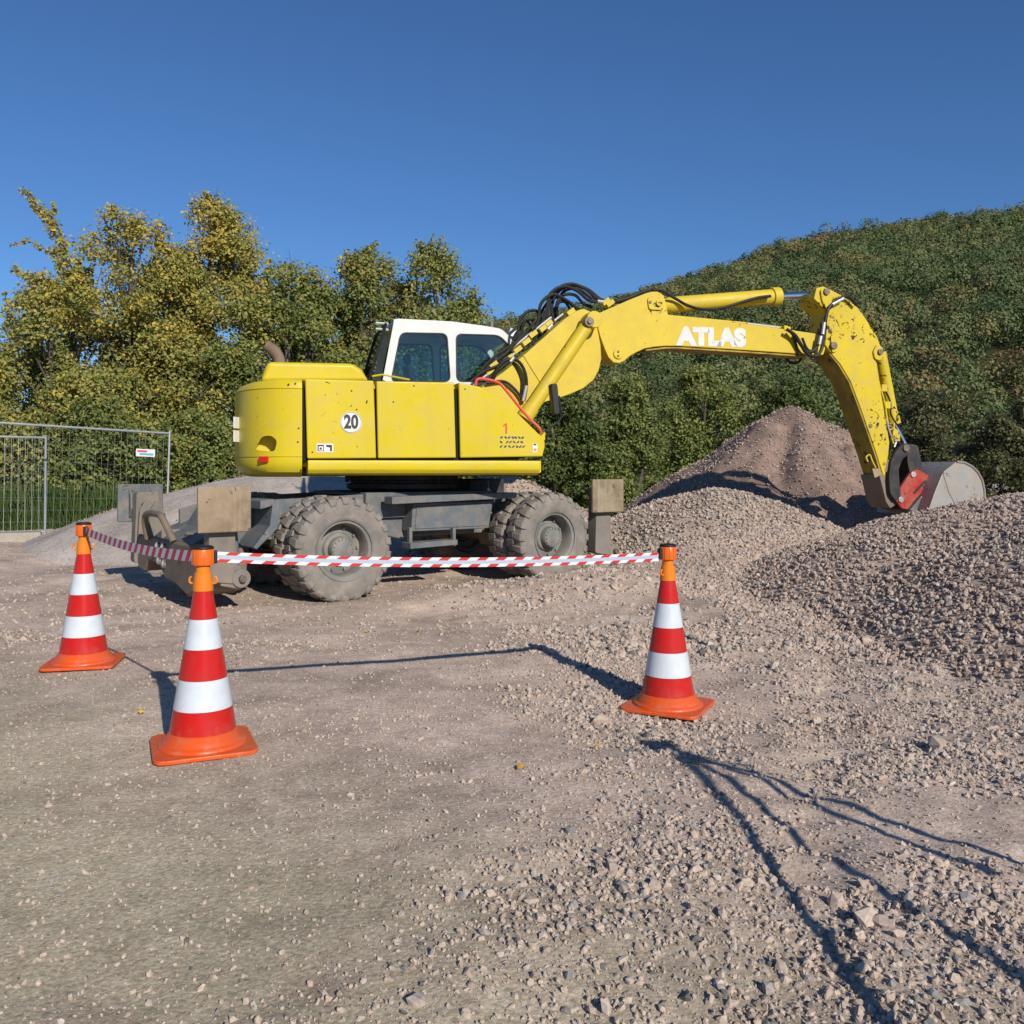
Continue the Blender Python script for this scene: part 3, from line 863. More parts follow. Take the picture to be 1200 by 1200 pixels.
#MARK_OBJECTS
# ------------------------------------------------------------------ wire fence
FA = at(-60, 632, 14.55); FA.z = 0.17
FB = Vector((-6.56, 17.0, 0.05))
def fence_panel(A, B, h, label, sign=False, tilt=0.0):
    dv = (B - A); dv.z = 0
    L = dv.length; rz = math.atan2(dv.y, dv.x)
    e = empty('wire_fence', A, rz, label, 'fence', 'wire site fence panels')
    e.rotation_euler = (tilt, math.atan2(A.z - B.z, L), rz)
    fr = MB()
    fr.tube([(0, 0, 0), (0, 0, h)], 0.021, 8); fr.tube([(L, 0, -0.12), (L, 0, h + 0.03)], 0.021, 8)
    fr.tube([(0, 0, h - 0.02), (L, 0, h - 0.02)], 0.021, 8); fr.tube([(0, 0, 0.1), (L, 0, 0.1)], 0.021, 8)
    fr.build('frame', M['zinc'], e)
    ws = MB()
    nv = int(L / 0.11)
    for i in range(1, nv):
        ws.tube([(L * i / nv, 0, 0.1), (L * i / nv, 0, h - 0.02)], 0.0017, 3, False)
    for i in range(1, 9):
        zz = 0.1 + (h - 0.12) * i / 9
        ws.tube([(0, 0.004, zz), (L, 0.004, zz)], 0.002, 3, False)
    ws.build('wire_mesh', M['zinc'], e)
    if sign:
        sb = MB(); sb.box(L - 0.62, L - 0.27, -0.012, -0.006, 1.52, 1.66)
        sg = sb.build('sign', M['white_mark'], e)
        st = MB(); st.box(L - 0.60, L - 0.42, -0.0145, -0.013, 1.60, 1.635); st.build('red_print', M['red_mark'], sg)
        st = MB(); st.box(L - 0.56, L - 0.30, -0.0145, -0.013, 1.545, 1.585); st.build('blue_print', M['print_blue'], sg)
    return e, L, rz
M['zinc'] = paint('galvanised_tube', (0.33, 0.35, 0.37), 0.4, 0, 0.1, metal=0.45)
M['print_blue'] = newmat('light_blue_print', 0.5, 0, (0.12, 0.35, 0.55))[0]
fence_panel(FA, FB, 2.0, 'wire mesh fence panel with a small white sign at its right end', True)
fence_panel(Vector((-12.3, 14.3, 0.15)), Vector((-8.55, 16.4, 0.10)), 1.86, 'shorter leaning wire fence panel standing behind the panel with the sign', False, R(-6))
# concrete foot
fb = MB(); fb.box(-0.42, 0.42, -0.16, 0.16, 0, 0.17)
M['concrete'] = paint('weathered_concrete', (0.33, 0.31, 0.27), 0.9, 0, 0.5, fade=0.2)
fo = fb.build('concrete_block', M['concrete'], None, 0.025)
fo.location = (-8.35, 15.0, gz(-8.35, 15.0) - 0.02); fo.rotation_euler = (0, 0, R(25))
tag(fo, 'grey concrete fence block lying under the left fence panel', 'concrete block')

# ------------------------------------------------------------------ cones
def mcone(name, col, rough):
    m, t, b = newmat(name, rough)
    b.inputs['Specular IOR Level'].default_value = 0.28
    v = objco(t)
    n = noise(t, 6, 6, 0.65, v)
    c = ramp(t, n, [(0.4, col), (0.8, tuple(x * 0.75 + 0.03 for x in col))])
    sx = node(t, 'ShaderNodeSeparateXYZ'); t.links.new(v, sx.inputs[0])
    # road dust on the lowest centimetres
    df = mth(t, 'MULTIPLY', ramp(t, sx.outputs[2], [(0.0, 0.9), (0.16, 0.0)]), ramp(t, noise(t, 18, 5, 0.7, v), [(0.48, 0.0), (0.8, 0.6)]))
    c = mix(t, df, c, (0.38, 0.29, 0.21))
    t.links.new(c, b.inputs['Base Color'])
    return m
M['cone_orange'] = mcone('orange_rubber', (0.66, 0.085, 0.010), 0.34)
M['cone_red'] = mcone('red_reflective_band', (0.50, 0.010, 0.006), 0.22)
M['cone_white'] = mcone('white_reflective_band', (0.58, 0.63, 0.67), 0.35)
M['adapter'] = mcone('orange_plastic', (0.74, 0.20, 0.006), 0.3)
M['adapter_red'] = mcone('deep_orange_plastic', (0.70, 0.13, 0.008), 0.3)

def cone(x, y, rz, label, outdir, hookdir=0.0, dz=0.0, tiltx=0.0):
    e = empty('traffic_cone', (x, y, gz(x, y) + 0.006 + dz), rz, label, 'traffic cone', 'striped cones with belt heads')
    e.rotation_euler = (tiltx, 0, rz)
    def rad(z): return 0.158 + (0.043 - 0.158) * (z - 0.055) / (0.755 - 0.055)
    bs = MB()
    sq = round_poly([(-0.232, -0.232), (0.232, -0.232), (0.232, 0.232), (-0.232, 0.232)], 0.065, 5)
    bs.prism(sq, 0.0, 0.022, 'uv')
    base = bs.build('base', M['cone_orange'], e, 0.007)
    fl_ = MB()
    fl_.lathe([(0.205, 0.0215), (0.204, 0.030), (0.197, 0.036), (0.187, 0.038), (0.182, 0.046), (0.174, 0.060), (0.166, 0.068), (0.1605, 0.076), (rad(0.088), 0.088)], 56)
    fl_.build('collar', M['cone_orange'], e, angle=60)
    zz = [0.088, 0.196, 0.336, 0.478, 0.618, 0.762]
    for i in range(5):
        b = MB()
        off = 0.0012 if i % 2 else 0.0
        a0, a1 = zz[i], zz[i + 1]
        b.lathe([(rad(a0) - 0.004, a0), (rad(a0) + off, a0 + 0.0008), (rad(a1) + off, a1 - 0.0008), (rad(a1) - 0.004, a1)], 64)
        b.build('white_band' if i % 2 else 'red_band', M['cone_white' if i % 2 else 'cone_red'], e)
    ad = MB()
    ad.lathe([(0.040, 0.745), (0.0475, 0.750), (0.045, 0.790), (0.040, 0.835), (0.034, 0.838), (0.033, 0.868), (0.036, 0.872)], 40)
    a = ad.build('adapter', M['adapter'], e)
    for sgn in (-1, 1):
        hk = MB()
        ca, sa = math.cos(hookdir), math.sin(hookdir)
        pts = [(sgn * q * ca, sgn * q * sa, z) for q, z in ((0.038, 0.785), (0.058, 0.785), (0.066, 0.795), (0.064, 0.81), (0.056, 0.816))]
        hk.tube(smooth_path(pts, 4), 0.0055, 8)
        hk.build('hook', M['adapter'], a)
    hd = MB()
    hd.lathe([(0.036, 0.870), (0.049, 0.873), (0.050, 0.878), (0.050, 0.945), (0.048, 0.948)], 40)
    for k in range(12):
        an = 2 * math.pi * k / 12
        hd.tube([(0.050 * math.cos(an), 0.050 * math.sin(an), 0.876), (0.050 * math.cos(an), 0.050 * math.sin(an), 0.944)], 0.0025, 6)
    h = hd.build('belt_cassette', M['adapter_red'], e)
    cp = MB(); cp.lathe([(0.047, 0.948), (0.050, 0.952), (0.049, 0.960), (0.040, 0.965), (0.0, 0.966)], 40)
    cp.build('cap', M['plastic'], h)
    for od in outdir:
        s = MB()
        dx, dy = math.cos(od - rz), math.sin(od - rz)
        s.obox((dx * 0.052, dy * 0.052, 0.909), (dx * 0.012, dy * 0.012, 0), (-dy * 0.016, dx * 0.016, 0), (0, 0, 0.031))
        s.build('belt_slot', M['plastic'], h, 0.003)
    return e
C1 = (-2.93, 6.13); C2 = (-1.482, 4.30); C3 = (0.922, 5.30)
def ang(a, b): return math.atan2(b[1] - a[1], b[0] - a[0])
cone(*C1, R(12), 'striped cone at the left, linked by tape to the cone standing nearest the camera', [ang(C1, C2)], 0.0)
cone(*C2, R(24), 'nearest and largest striped cone, where both tapes meet', [ang(C2, C1), ang(C2, C3)], R(-24))
cone(*C3, R(-27), 'striped cone standing alone at the right end of the long tape', [ang(C3, C2)], R(70), 0.018)

def tape(name, label, A, B, sag, matn, half=0.027, tw=0.0):
    a = Vector(A); b = Vector(B)
    d = (b - a); L = d.length
    n = 60
    co = []; fs = []; uv = []
    side = Vector((-d.y, d.x, 0)).normalized()
    for i in range(n + 1):
        t = i / n
        p = a.lerp(b, t); p.z -= sag * 4 * t * (1 - t)
        an = tw * math.sin(math.pi * t)
        up = Vector((0, 0, math.cos(an))) + side * math.sin(an)
        for s in (-1, 1):
            co.append(p + up * half * s + side * 0.0006)
        for s in (-1, 1):
            co.append(p + up * half * s - side * 0.0006)
    for i in range(n):
        o_ = i * 4; q = o_ + 4
        fs += [(o_, q, q + 1, o_ + 1), (o_ + 2, o_ + 3, q + 3, q + 2), (o_, o_ + 2, q + 2, q), (o_ + 1, q + 1, q + 3, o_ + 3)]
    me = bpy.data.meshes.new(name); me.from_pydata(co, [], fs)
    ul = me.uv_layers.new(name='UVMap')
    for poly in me.polygons:
        for li in poly.loop_indices:
            vi = me.loops[li].vertex_index
            ul.data[li].uv = (vi // 4 / n * L, (vi % 2))
    me.shade_smooth(); me.set_sharp_from_angle(angle=R(40))
    o_ = link_mesh(name, me, M[matn])
    tag(o_, label, 'barrier tape', 'belts between the cones')
    return o_
def tape_mat(name, kind):
    m, t, b = newmat(name, 0.45)
    uv = node(t, 'ShaderNodeUVMap')
    sx = node(t, 'ShaderNodeSeparateXYZ'); t.links.new(uv.outputs[0], sx.inputs[0])
    u, v = sx.outputs[0], sx.outputs[1]
    if kind == 'full':
        f = mth(t, 'GREATER_THAN', mth(t, 'FRACT', mth(t, 'ADD', mth(t, 'DIVIDE', u, 0.112), mth(t, 'MULTIPLY', v, -0.42))), 0.5)
        c = mix(t, f, (0.42, 0.008, 0.02), (0.50, 0.50, 0.60))
    else:
        top = mth(t, 'GREATER_THAN', v, 0.69); bot = mth(t, 'LESS_THAN', v, 0.31)
        sh = mth(t, 'ADD', mth(t, 'DIVIDE', u, 0.108), mth(t, 'MULTIPLY', v, -0.62))
        f = mth(t, 'GREATER_THAN', mth(t, 'FRACT', sh), 0.5)
        st = mix(t, f, (0.50, 0.022, 0.018), (0.66, 0.67, 0.68))
        c = mix(t, mth(t, 'ADD', top, bot, True), (0.37, 0.44, 0.53), st)
    t.links.new(c, b.inputs['Base Color'])
    return m
M['tape_full'] = tape_mat('striped_web_tape', 'full')
M['tape_edge'] = tape_mat('edge_striped_web_tape', 'edge')
def head(C, D, z=0.909):
    v = Vector((D[0] - C[0], D[1] - C[1], 0)).normalized() * 0.055
    return (C[0] + v.x, C[1] + v.y, gz(*C) + 0.006 + z)
tape('barrier_tape', 'short tape with slanted dark red and lilac stripes between the two left cones', head(C1, C2), head(C2, C1), 0.035, 'tape_full')
tape('barrier_tape', 'long tape with red and white edges and a pale middle in front of the excavator', head(C2, C3), head(C3, C2), 0.03, 'tape_edge', 0.0255)

# ------------------------------------------------------------------ wheeled excavator
EC = Vector((-1.33, 10.83, 0)); AU, AC = R(16.0), R(36.8)
UX = Vector((math.cos(AU), math.sin(AU))); UV_ = Vector((-math.sin(AU), math.cos(AU)))
CX = Vector((math.cos(AC), math.sin(AC))); CV_ = Vector((-math.sin(AC), math.cos(AC)))
ex = empty('wheeled_excavator', EC, AU, 'yellow wheeled excavator with white cab and long bent arm reaching right', 'excavator')
def _solve(px_, py_, v, X, V):
    ax = EC.x + v * V.x; ay = EC.y + v * V.y; k = (px_ - 600) / F
    u = (k * ay - ax) / (X.x - k * X.y)
    dd = ay + u * X.y
    return u, CH - (py_ - HY) / F * dd
def up(px_, py_, v=-1.25): return _solve(px_, py_, v, UX, UV_)
def ch(px_, py_, b=-1.25): return _solve(px_, py_, b, CX, CV_)
def ups(pts, v): return [up(a, b, v) for a, b in pts]
def chs(pts, v): return [ch(a, b, v) for a, b in pts]
def up3(px_, py_, v): 
    u, z = up(px_, py_, v); return (u, v, z)
TC = Matrix.Rotation(AC - AU, 4, 'Z')        # chassis frame inside the machine's own frame
def part(name, mb, mat, parent=None, bevel=0.0, T=None, label=None, **kw):
    o_ = mb.build(name, M[mat], parent or ex, bevel, T, **kw)
    if label: o_['label'] = label
    return o_

# --- counterweight: plan outline lofted over height with seam grooves
def cw_outline(ins):
    a, b, n_ = 0.69 - ins, 1.25 - ins, 3.0
    pts = []
    for i in range(41):
        th = math.pi / 2 + math.pi * i / 40
        c_, s_ = math.cos(th), math.sin(th)
        pts.append((-1.238 + a * math.copysign(abs(c_) ** (2 / 2.35), c_), b * math.copysign(abs(s_) ** (2 / n_), s_)))
    return pts
zt, zb = up(356, 443)[1], up(356, 559)[1]
zs1, zs2 = up(356, 456)[1], up(356, 536)[1]
levels = [(zb, 0.16), (zb + 0.015, 0.10), (zb + 0.05, 0.045), (zb + 0.10, 0.012), (zb + 0.15, 0.0), (zs2 - 0.008, 0.0), (zs2 - 0.002, 0.010), (zs2 + 0.002, 0.010), (zs2 + 0.008, 0.0)] + [(zs2 + (zs1 - zs2) * q / 16, 0.0) for q in range(1, 16)] + [(zs1 - 0.008, 0.0), (zs1 - 0.002, 0.010), (zs1 + 0.002, 0.010), (zs1 + 0.008, 0.0), (zt - 0.05, 0.008), (zt - 0.018, 0.035), (zt, 0.09)]
mb = MB()
rings = [[(p[0], p[1], z - (0.05 * max(0, -1.5 - p[0]) / 0.55 if z > zt - 0.06 else 0)) for p in cw_outline(i_)] for z, i_ in levels]
n_ = 41
mb.add([p for r_ in rings for p in r_], [(i * n_ + k, i * n_ + k + 1, (i + 1) * n_ + k + 1, (i + 1) * n_ + k) for i in range(len(rings) - 1) for k in range(n_ - 1)]
       + [tuple(range(n_))] + [tuple((len(rings) - 1) * n_ + k for k in range(n_))][::-1]
       + [tuple([i * n_ for i in range(len(rings))] + [i * n_ + n_ - 1 for i in range(len(rings))][::-1])])
cw = part('counterweight', mb, 'yellow', angle=32)
# recessed grip pocket
pc = MB()
u0, z0 = up(312, 519, -1.22)
pc.prism(round_poly([(u0 - 0.11, z0 - 0.07), (u0 + 0.085, z0 - 0.09), (u0 + 0.11, z0 + 0.025), (u0 + 0.05, z0 + 0.08), (u0 - 0.045, z0 + 0.07)], 0.04, 4), -1.6, -0.98)
cut = pc.build('cutter', M['yellow'], ex)
md = cw.modifiers.new('pocket', 'BOOLEAN'); md.operation = 'DIFFERENCE'; md.object = cut; md.solver = 'EXACT'
bpy.context.view_layer.update()
dg = bpy.context.evaluated_depsgraph_get()
me2 = bpy.data.meshes.new_from_object(cw.evaluated_get(dg))
cw.modifiers.clear(); cw.data = me2; me2.set_sharp_from_angle(angle=R(24))
bpy.data.objects.remove(cut)
rl = MB(); u0, z0 = up(309, 537.5, -1.17); rl.obox((u0, -1.150, z0 - 0.008), (0.045, -0.025, 0), (0.008, 0.014, 0), (0, 0, 0.032)); part('tail_light', rl, 'red_lens', cw, 0.006)
for bx_, by_ in ((346, 449.5), (338, 450.5), (350, 502), (349, 518), (353, 551)):
    bl_ = MB(); q = up3(bx_, by_, -1.245); bl_.tube([(q[0], -1.22, q[2]), (q[0], -1.252, q[2])], 0.010, 8)
    part('bolt', bl_, 'dark', cw)
for py_ in (489, 505):
    pl = MB(); u0, z0 = up(281, py_ - 8 + 16, -0.86)
    pl.obox((-1.895, -0.74, z0 + 0.02), (-0.006, 0.003, 0), (0.03, 0.055, 0), (0, 0, 0.062)); part('reflector_plate', pl, 'white_mark', cw, 0.004)

# --- inner frame (dark) showing in the gaps, and the deck
fr_ = MB()
fr_.prism(ups([(352, 452), (520, 455), (552, 458), (600, 492), (628, 512), (630, 532), (600, 540), (352, 540)], -1.20), -1.19, -0.35)
part('inner_frame', fr_, 'black')
eb = MB(); eb.box(-1.24, -0.42, -0.40, 1.20, 1.40, 2.20); eb.box(-0.5, 1.05, 0.32, 1.22, 1.34, 2.0); eb.box(-1.24, 1.25, -1.10, 1.15, 1.36, 1.44)
part('engine_housing', eb, 'yellow', bevel=0.04)
VP = -1.25
def panel(name, pts, label=None, th=0.06, bev=0.016):
    m_ = MB(); m_.prism(ups(pts, VP), VP, VP + th); return part(name, m_, 'yellow', bevel=bev, label=label, seg=3)
p1_ = panel('side_panel', [(357.5, 444), (438, 446), (441, 537), (360, 537.5)], 'yellow side panel with the number 20 disc')
p2_ = panel('side_panel', [(441, 446.5), (532, 448), (534.5, 536.5), (443, 537)], 'plain yellow middle side panel')
p3_ = panel('side_panel', [(537.5, 448), (562, 453), (586, 466), (607, 484.5), (630, 507), (638, 514), (639, 522), (636, 535), (539.5, 536.5)], 'sloping yellow front side panel with red figure 1')
for prn, bx_, by_ in ((p1_, 430, 470), (p1_, 429.5, 472), (p1_, 412, 458), (p1_, 418, 480), (p2_, 461, 471), (p2_, 485, 452), (p3_, 545, 456), (p1_, 366, 530)):
    bl_ = MB(); q = up3(bx_, by_, -1.25); bl_.tube([(q[0], -1.245, q[2]), (q[0], -1.2535, q[2])], 0.009, 8)
    part('bolt', bl_, 'dark', prn)
# shoulders so panels have a deck behind their top edge
dk = MB()
dk.prism(ups([(357.5, 444.5), (438, 446.5), (441, 455), (357.5, 455)], VP), VP + 0.058, -0.36)
dk.prism(ups([(441, 447), (532, 448.5), (534.5, 455), (441, 455)], VP), VP + 0.058, -0.36)
dk.prism(ups([(537.5, 448.5), (562, 453.5), (586, 466.5), (607, 485), (632, 509.5), (636, 530), (560, 500)], VP), VP + 0.058, -0.62)
part('deck', dk, 'yellow')
sl = MB()
za = up(500, 539.5)[1]; zb2 = up(500, 557)[1]
ua = up(360.5, 548)[0]; ue = up(633, 548)[0]
prof = [(-1.255, za), (-1.262, za - 0.05), (-1.258, za - 0.10), (-1.225, zb2 + 0.02), (-1.17, zb2), (-0.9, zb2), (-0.9, za)]
sl.add([(ua, v_, z_) for v_, z_ in prof] + [(ue, v_, z_) for v_, z_ in prof], [tuple(range(7)), tuple(range(7, 14))] + [(i, (i + 1) % 7, 7 + (i + 1) % 7, 7 + i) for i in range(7)])
sill = part('sill', sl, 'yellow', bevel=0.012)
t_ = MB(); t_.prism(ups([(633, 540), (634, 540), (634, 553), (628, 557), (622, 557)], -1.1), -1.1, 1.0); part('front_apron', t_, 'yellow')
# hood, exhaust
hd = MB(); hd.prism(ups([(305, 447), (313.5, 423.5), (413, 425.5), (424, 432), (433, 447)], -0.95), -0.95, 0.75)
part('hood', hd, 'yellow', bevel=0.045, seg=3)
xp = MB(); xp.tube(smooth_path([up3(328, 432, -0.1), up3(327, 420, -0.1), up3(321, 411, -0.1), up3(311, 404, -0.1)], 6), [0.065] * 13 + [0.065] * 6, 14, False)
part('exhaust_pipe', xp, 'rust')

# --- decals
def decal(me, px_, py_, v, mat, parent, name, rot=0.0, sc=(1, 1)):
    u, z = up(px_, py_, v)
    o_ = link_mesh(name, me, M[mat], parent)
    o_.matrix_basis = Matrix.Translation((u, v, z)) @ Matrix.Rotation(R(90), 4, 'X') @ Matrix.Rotation(rot, 4, 'Z') @ Matrix.Diagonal((sc[0], sc[1], 1, 1))
    return o_
def disc(r, n=40): return [(r * math.cos(2 * math.pi * i / n), r * math.sin(2 * math.pi * i / n)) for i in range(n)]
decal(curve_plate([disc(0.113)], 0.004), 411.5, 495, VP - 0.003, 'white_mark', p1_, 'speed_disc')
decal(curve_plate([disc(0.108), disc(0.104)], 0.003), 411.5, 495, VP - 0.006, 'blue_mark', p1_, 'disc_ring')
decal(text_mesh('20', 0.185, 0.007, 0.003), 411.5, 495, VP - 0.0065, 'black_mark', p1_, 'speed_number', sc=(0.80, 1.05))
def rect(w, h, x=0, y=0): return [(x - w / 2, y - h / 2), (x + w / 2, y - h / 2), (x + w / 2, y + h / 2), (x - w / 2, y + h / 2)]
decal(curve_plate([rect(0.17, 0.092)], 0.003), 380.8, 525, VP - 0.003, 'white_mark', p1_, 'sticker')
decal(curve_plate([rect(0.064, 0.066, -0.043, 0), rect(0.046, 0.046, -0.041, -0.004)], 0.002), 380.8, 525, VP - 0.006, 'black_mark', p1_, 'pictogram')
decal(curve_plate([disc(0.012, 12)], 0.002), 375.8, 525.6, VP - 0.006, 'black_mark', p1_, 'pictogram')
decal(curve_plate([[(0.012, 0.033), (0.072, 0.033), (0.072, -0.033), (0.052, -0.033), (0.052, 0.006), (0.012, 0.014)]], 0.002), 380.8, 525, VP - 0.006, 'black_mark', p1_, 'pictogram')
decal(curve_plate([[(-0.006, -0.058), (0.012, -0.058), (0.012, 0.058), (-0.002, 0.058), (-0.032, 0.036), (-0.032, 0.018), (-0.006, 0.034)]], 0.003), 593, 502, VP - 0.003, 'red_mark', p3_, 'number')
r_ = random.Random(4)
for row, items in enumerate(([(-.115, .5), (-.07, -.5), (-.035, .6), (.005, -.6), (.035, -.5), (.075, -.8), (.11, .3)], [(-.12, -.9), (-.055, .9), (-.02, .9), (.02, -.9), (.06, .9), (.10, -.4)], [(-.12, .9), (-.075, .5), (-.03, -.8), (.01, .8), (.05, -.6), (.085, .7), (.12, .9)])):
    for dx, sl_ in items:
        el = [(0.0155 * math.cos(a) + 0.006 * math.sin(a) * sl_, 0.0125 * math.sin(a) + 0.006 * math.cos(a) * sl_) for a in [2 * math.pi * i / 10 for i in range(10)]]
        u, z = up(600.5, 518.5, VP - 0.003)
        o_ = decal(curve_plate([el], 0.003), 600.5, 518.5, VP - 0.003, 'blue_mark', p3_, 'dotted_print')
        o_.location.x += dx * 1.08; o_.location.z += 0.055 - row * 0.05
decal(curve_plate([rect(0.055, 0.098)], 0.003), 627, 525, VP - 0.003, 'white_mark', p3_, 'sticker')
decal(curve_plate([disc(0.018, 16)], 0.002), 627, 527, VP - 0.0055, 'orange_mark', p3_, 'sticker_dot')
decal(curve_plate([rect(0.034, 0.016)], 0.002), 627, 521, VP - 0.0055, 'black_mark', p3_, 'sticker_print')

# --- cab
VC0, VC1 = 0.22, 1.24
VWALL = 0.22
outer = ups([(462, 373.5), (530, 377), (569, 382.5), (587, 385.5), (596, 394), (603, 404), (603, 452), (447, 452)], VC0)
w1 = round_poly(ups([(468.5, 389.5), (524, 390.5), (528, 448), (457, 448)], VC0), 0.085, 5)
w2 = round_poly(ups([(533.5, 391), (585, 392.5), (599.5, 408), (600, 448), (534, 448)], VC0), 0.085, 5)
def wall(name, v, parent=None):
    me = curve_plate([round_poly(outer, 0.05, 4), w1, w2], 0.045)
    me.transform(Matrix.Translation((0, v, 0)) @ Matrix.Rotation(R(90), 4, 'X'))
    o_ = link_mesh(name, me, M['white_cab'], parent or ex)
    b_ = o_.modifiers.new('bevel', 'BEVEL'); b_.width = 0.006; b_.segments = 2; b_.limit_method = 'ANGLE'
    return o_
cab = wall('cab', VC0)
far = wall('far_wall', VC1, cab)
for v in (VC0, VC1):
    for w_ in (w1, w2):
        cxm = sum(p[0] for p in w_) / len(w_); czm = sum(p[1] for p in w_) / len(w_)
        inner = [(cxm + (p[0] - cxm) * 0.955, czm + (p[1] - czm) * 0.955) for p in w_]
        TW = Matrix.Translation((0, v, 0)) @ Matrix.Rotation(R(90), 4, 'X')
        me = curve_plate([w_, inner], 0.05); me.transform(TW)
        link_mesh('window_seal', me, M['plastic'], cab)
        me = curve_plate([[(cxm + (p[0] - cxm) * 0.985, czm + (p[1] - czm) * 0.985) for p in w_]], 0.006); me.transform(TW)
        link_mesh('window', me, M['glass'], cab)
a_, b2_, c2_, d2_, e2_, f2_ = outer[:6]
rf = MB()
ro_ = [a_, b2_, c2_, d2_, e2_]
rf.prism([(p[0], p[1] - 0.002) for p in ro_] + [(p[0] - 0.01, p[1] - 0.06) for p in ro_[::-1]], VC0 + 0.02, VC1 - 0.02)
roof = part('roof', rf, 'white_cab', cab)
hz = MB(); hz.prism([(b2_[0] - 0.12, b2_[1] + 0.012), (b2_[0] + 0.1, b2_[1] + 0.03), (c2_[0] - 0.05, c2_[1] + 0.03), (c2_[0] + 0.02, c2_[1] + 0.004), (b2_[0] - 0.1, b2_[1] + 0.004)], 0.36, 1.0)
part('roof_hatch', hz, 'plastic', cab, 0.008)
lm = MB(); u0, z0 = up(576, 380, 0.5)
lm.tube([(u0, 0.5, z0 - 0.05), (u0, 0.5, z0 + 0.035)], 0.035, 12); part('roof_vent', lm, 'pin', cab)
wl = MB(); u0, z0 = up(600, 391, 0.3); wl.obox((u0 + 0.02, 0.32, z0), (0.07, 0, -0.02), (0, 0.06, 0), (0.015, 0, 0.055)); part('work_light', wl, 'silver', cab, 0.015)
# rear frame and rear glass (rear window leans out over the engine)
rg = MB()
pA, pB = up(462, 375, VC0), up(447, 450, VC0)
def lerp2(p, q, t): return (p[0] + (q[0] - p[0]) * t, p[1] + (q[1] - p[1]) * t)
off = 0.10
rg.prism([(pA[0] - off, pA[1] - 0.06), (pA[0] - off + 0.008, pA[1] - 0.06), (pB[0] - off - 0.05, pB[1]), (pB[0] - off - 0.058, pB[1])], VC0 + 0.01, VC1 - 0.01)
part('rear_window', rg, 'glass', cab)
rs = MB()
for v in (VC0 + 0.03, VC1 - 0.03):
    rs.tube([(pA[0] - off, v, pA[1] - 0.05), (pB[0] - off - 0.055, v, pB[1])], 0.02, 6)
rs.tube([(pA[0] - off, VC0 + 0.03, pA[1] - 0.05), (pA[0] - off, VC1 - 0.03, pA[1] - 0.05)], 0.02, 6)
part('rear_frame', rs, 'plastic', cab)
hw = MB()
for py_ in (379, 386):
    p = up(455, py_, VC0 + 0.02)
    hw.tube([(p[0] - 0.13, VC0 + 0.15, p[1] + 0.02), (p[0] + 0.0, VC0 + 0.05, p[1])], 0.016, 6)
part('window_latch', hw, 'white_cab', cab)
fg = MB(); fg.prism([(outer[5][0] - 0.012, outer[5][1]), (outer[5][0], outer[5][1]), (outer[6][0], outer[6][1]), (outer[6][0] - 0.012, outer[6][1])], VC0 + 0.02, VC1 - 0.02)
part('windscreen', fg, 'glass', cab)
# interior
st = MB()
st.box(0.25, 0.72, 0.50, 0.95, 2.0, 2.2); st.obox((0.24, 0.725, 2.42), (0.05, 0, -0.02), (0, 0.21, 0), (-0.05, 0, 0.25)); st.obox((0.185, 0.725, 2.76), (0.04, 0, 0), (0, 0.12, 0), (-0.01, 0, 0.07))
part('operator_seat', st, 'seat', cab, 0.04)
cs = MB(); cs.tube(smooth_path([(1.15, 0.7, 2.0), (1.02, 0.7, 2.35), (0.96, 0.7, 2.48)], 4), 0.03, 8)
cs.lathe([(0.17, -0.012), (0.185, 0), (0.17, 0.012)], 24, Matrix.Translation((0.95, 0.7, 2.5)) @ Matrix.Rotation(R(-28), 4, 'Y'), True)
part('steering_wheel', cs, 'plastic', cab)
rail = MB(); rail.tube([up3(436, 441, 0.1), up3(448, 439, 0.1), up3(480, 445, 0.0)], 0.012, 6)
part('grab_bar', rail, 'yellow')

# --- boom
VB = 0.21
lb = MB()
lb.prism(ups([(548, 470), (567, 452), (590, 436), (613, 417), (640, 393), (663, 372.5), (676, 364), (684, 361.5), (692, 365), (698, 375), (701, 388), (704, 404), (705, 420), (702, 434), (696, 445), (684, 455), (668, 462), (655, 466.5), (634, 472.5), (610, 490), (585, 500)], -VB), -VB, VB)
boom = part('boom', lb, 'yellow_boom', bevel=0.012)
rb = MB(); rb.prism(ups([(613, 416), (616, 415.5), (635, 446), (633, 448)], -VB - 0.012), -VB - 0.012, -VB + 0.002); part('reinforcing_rib', rb, 'yellow_boom', boom)
cyl_pts = []
def cyl(mbx, p, q, r0, r1=None, seg=24):
    mbx.tube([p, q], [r0, r1 or r0], seg)
for sgn in (-1, 1):
    bc = MB()
    q0, q1 = up3(616, 488, -VB - 0.14), up3(686.5, 383.5, -VB - 0.14)
    q0 = (q0[0], sgn * (VB + 0.14), q0[2]); q1 = (q1[0], sgn * (VB + 0.14), q1[2])
    P0, P1 = Vector(q0), Vector(q1)
    cyl(bc, P0, P1, 0.088)
    cyl(bc, P0 - (P1 - P0) * 0.03, P0 + (P1 - P0) * 0.10, 0.10)
    c_ = part('boom_cylinder', bc, 'yellow_boom', bevel=0.008)
    pn = MB(); q = up3(689.5, 377.5, -VB); 
    ro2 = MB(); cyl(ro2, P1, P1 + (P1 - P0).normalized() * 0.10, 0.05); part('piston_rod', ro2, 'chrome', c_)
    ey = MB(); ey.tube([(q[0], sgn * (VB + 0.02), q[2]), (q[0], sgn * (VB + 0.23), q[2])], 0.105, 24); part('rod_eye', ey, 'yellow_boom', c_, 0.01)
pv = MB(); q = up3(689.5, 377.5, -VB - 0.22)
pv.tube([(q[0], -VB - 0.262, q[2]), (q[0], VB + 0.26, q[2])], 0.062, 20)
pv.tube([(q[0], -VB - 0.285, q[2]), (q[0], -VB - 0.26, q[2])], 0.034, 6)
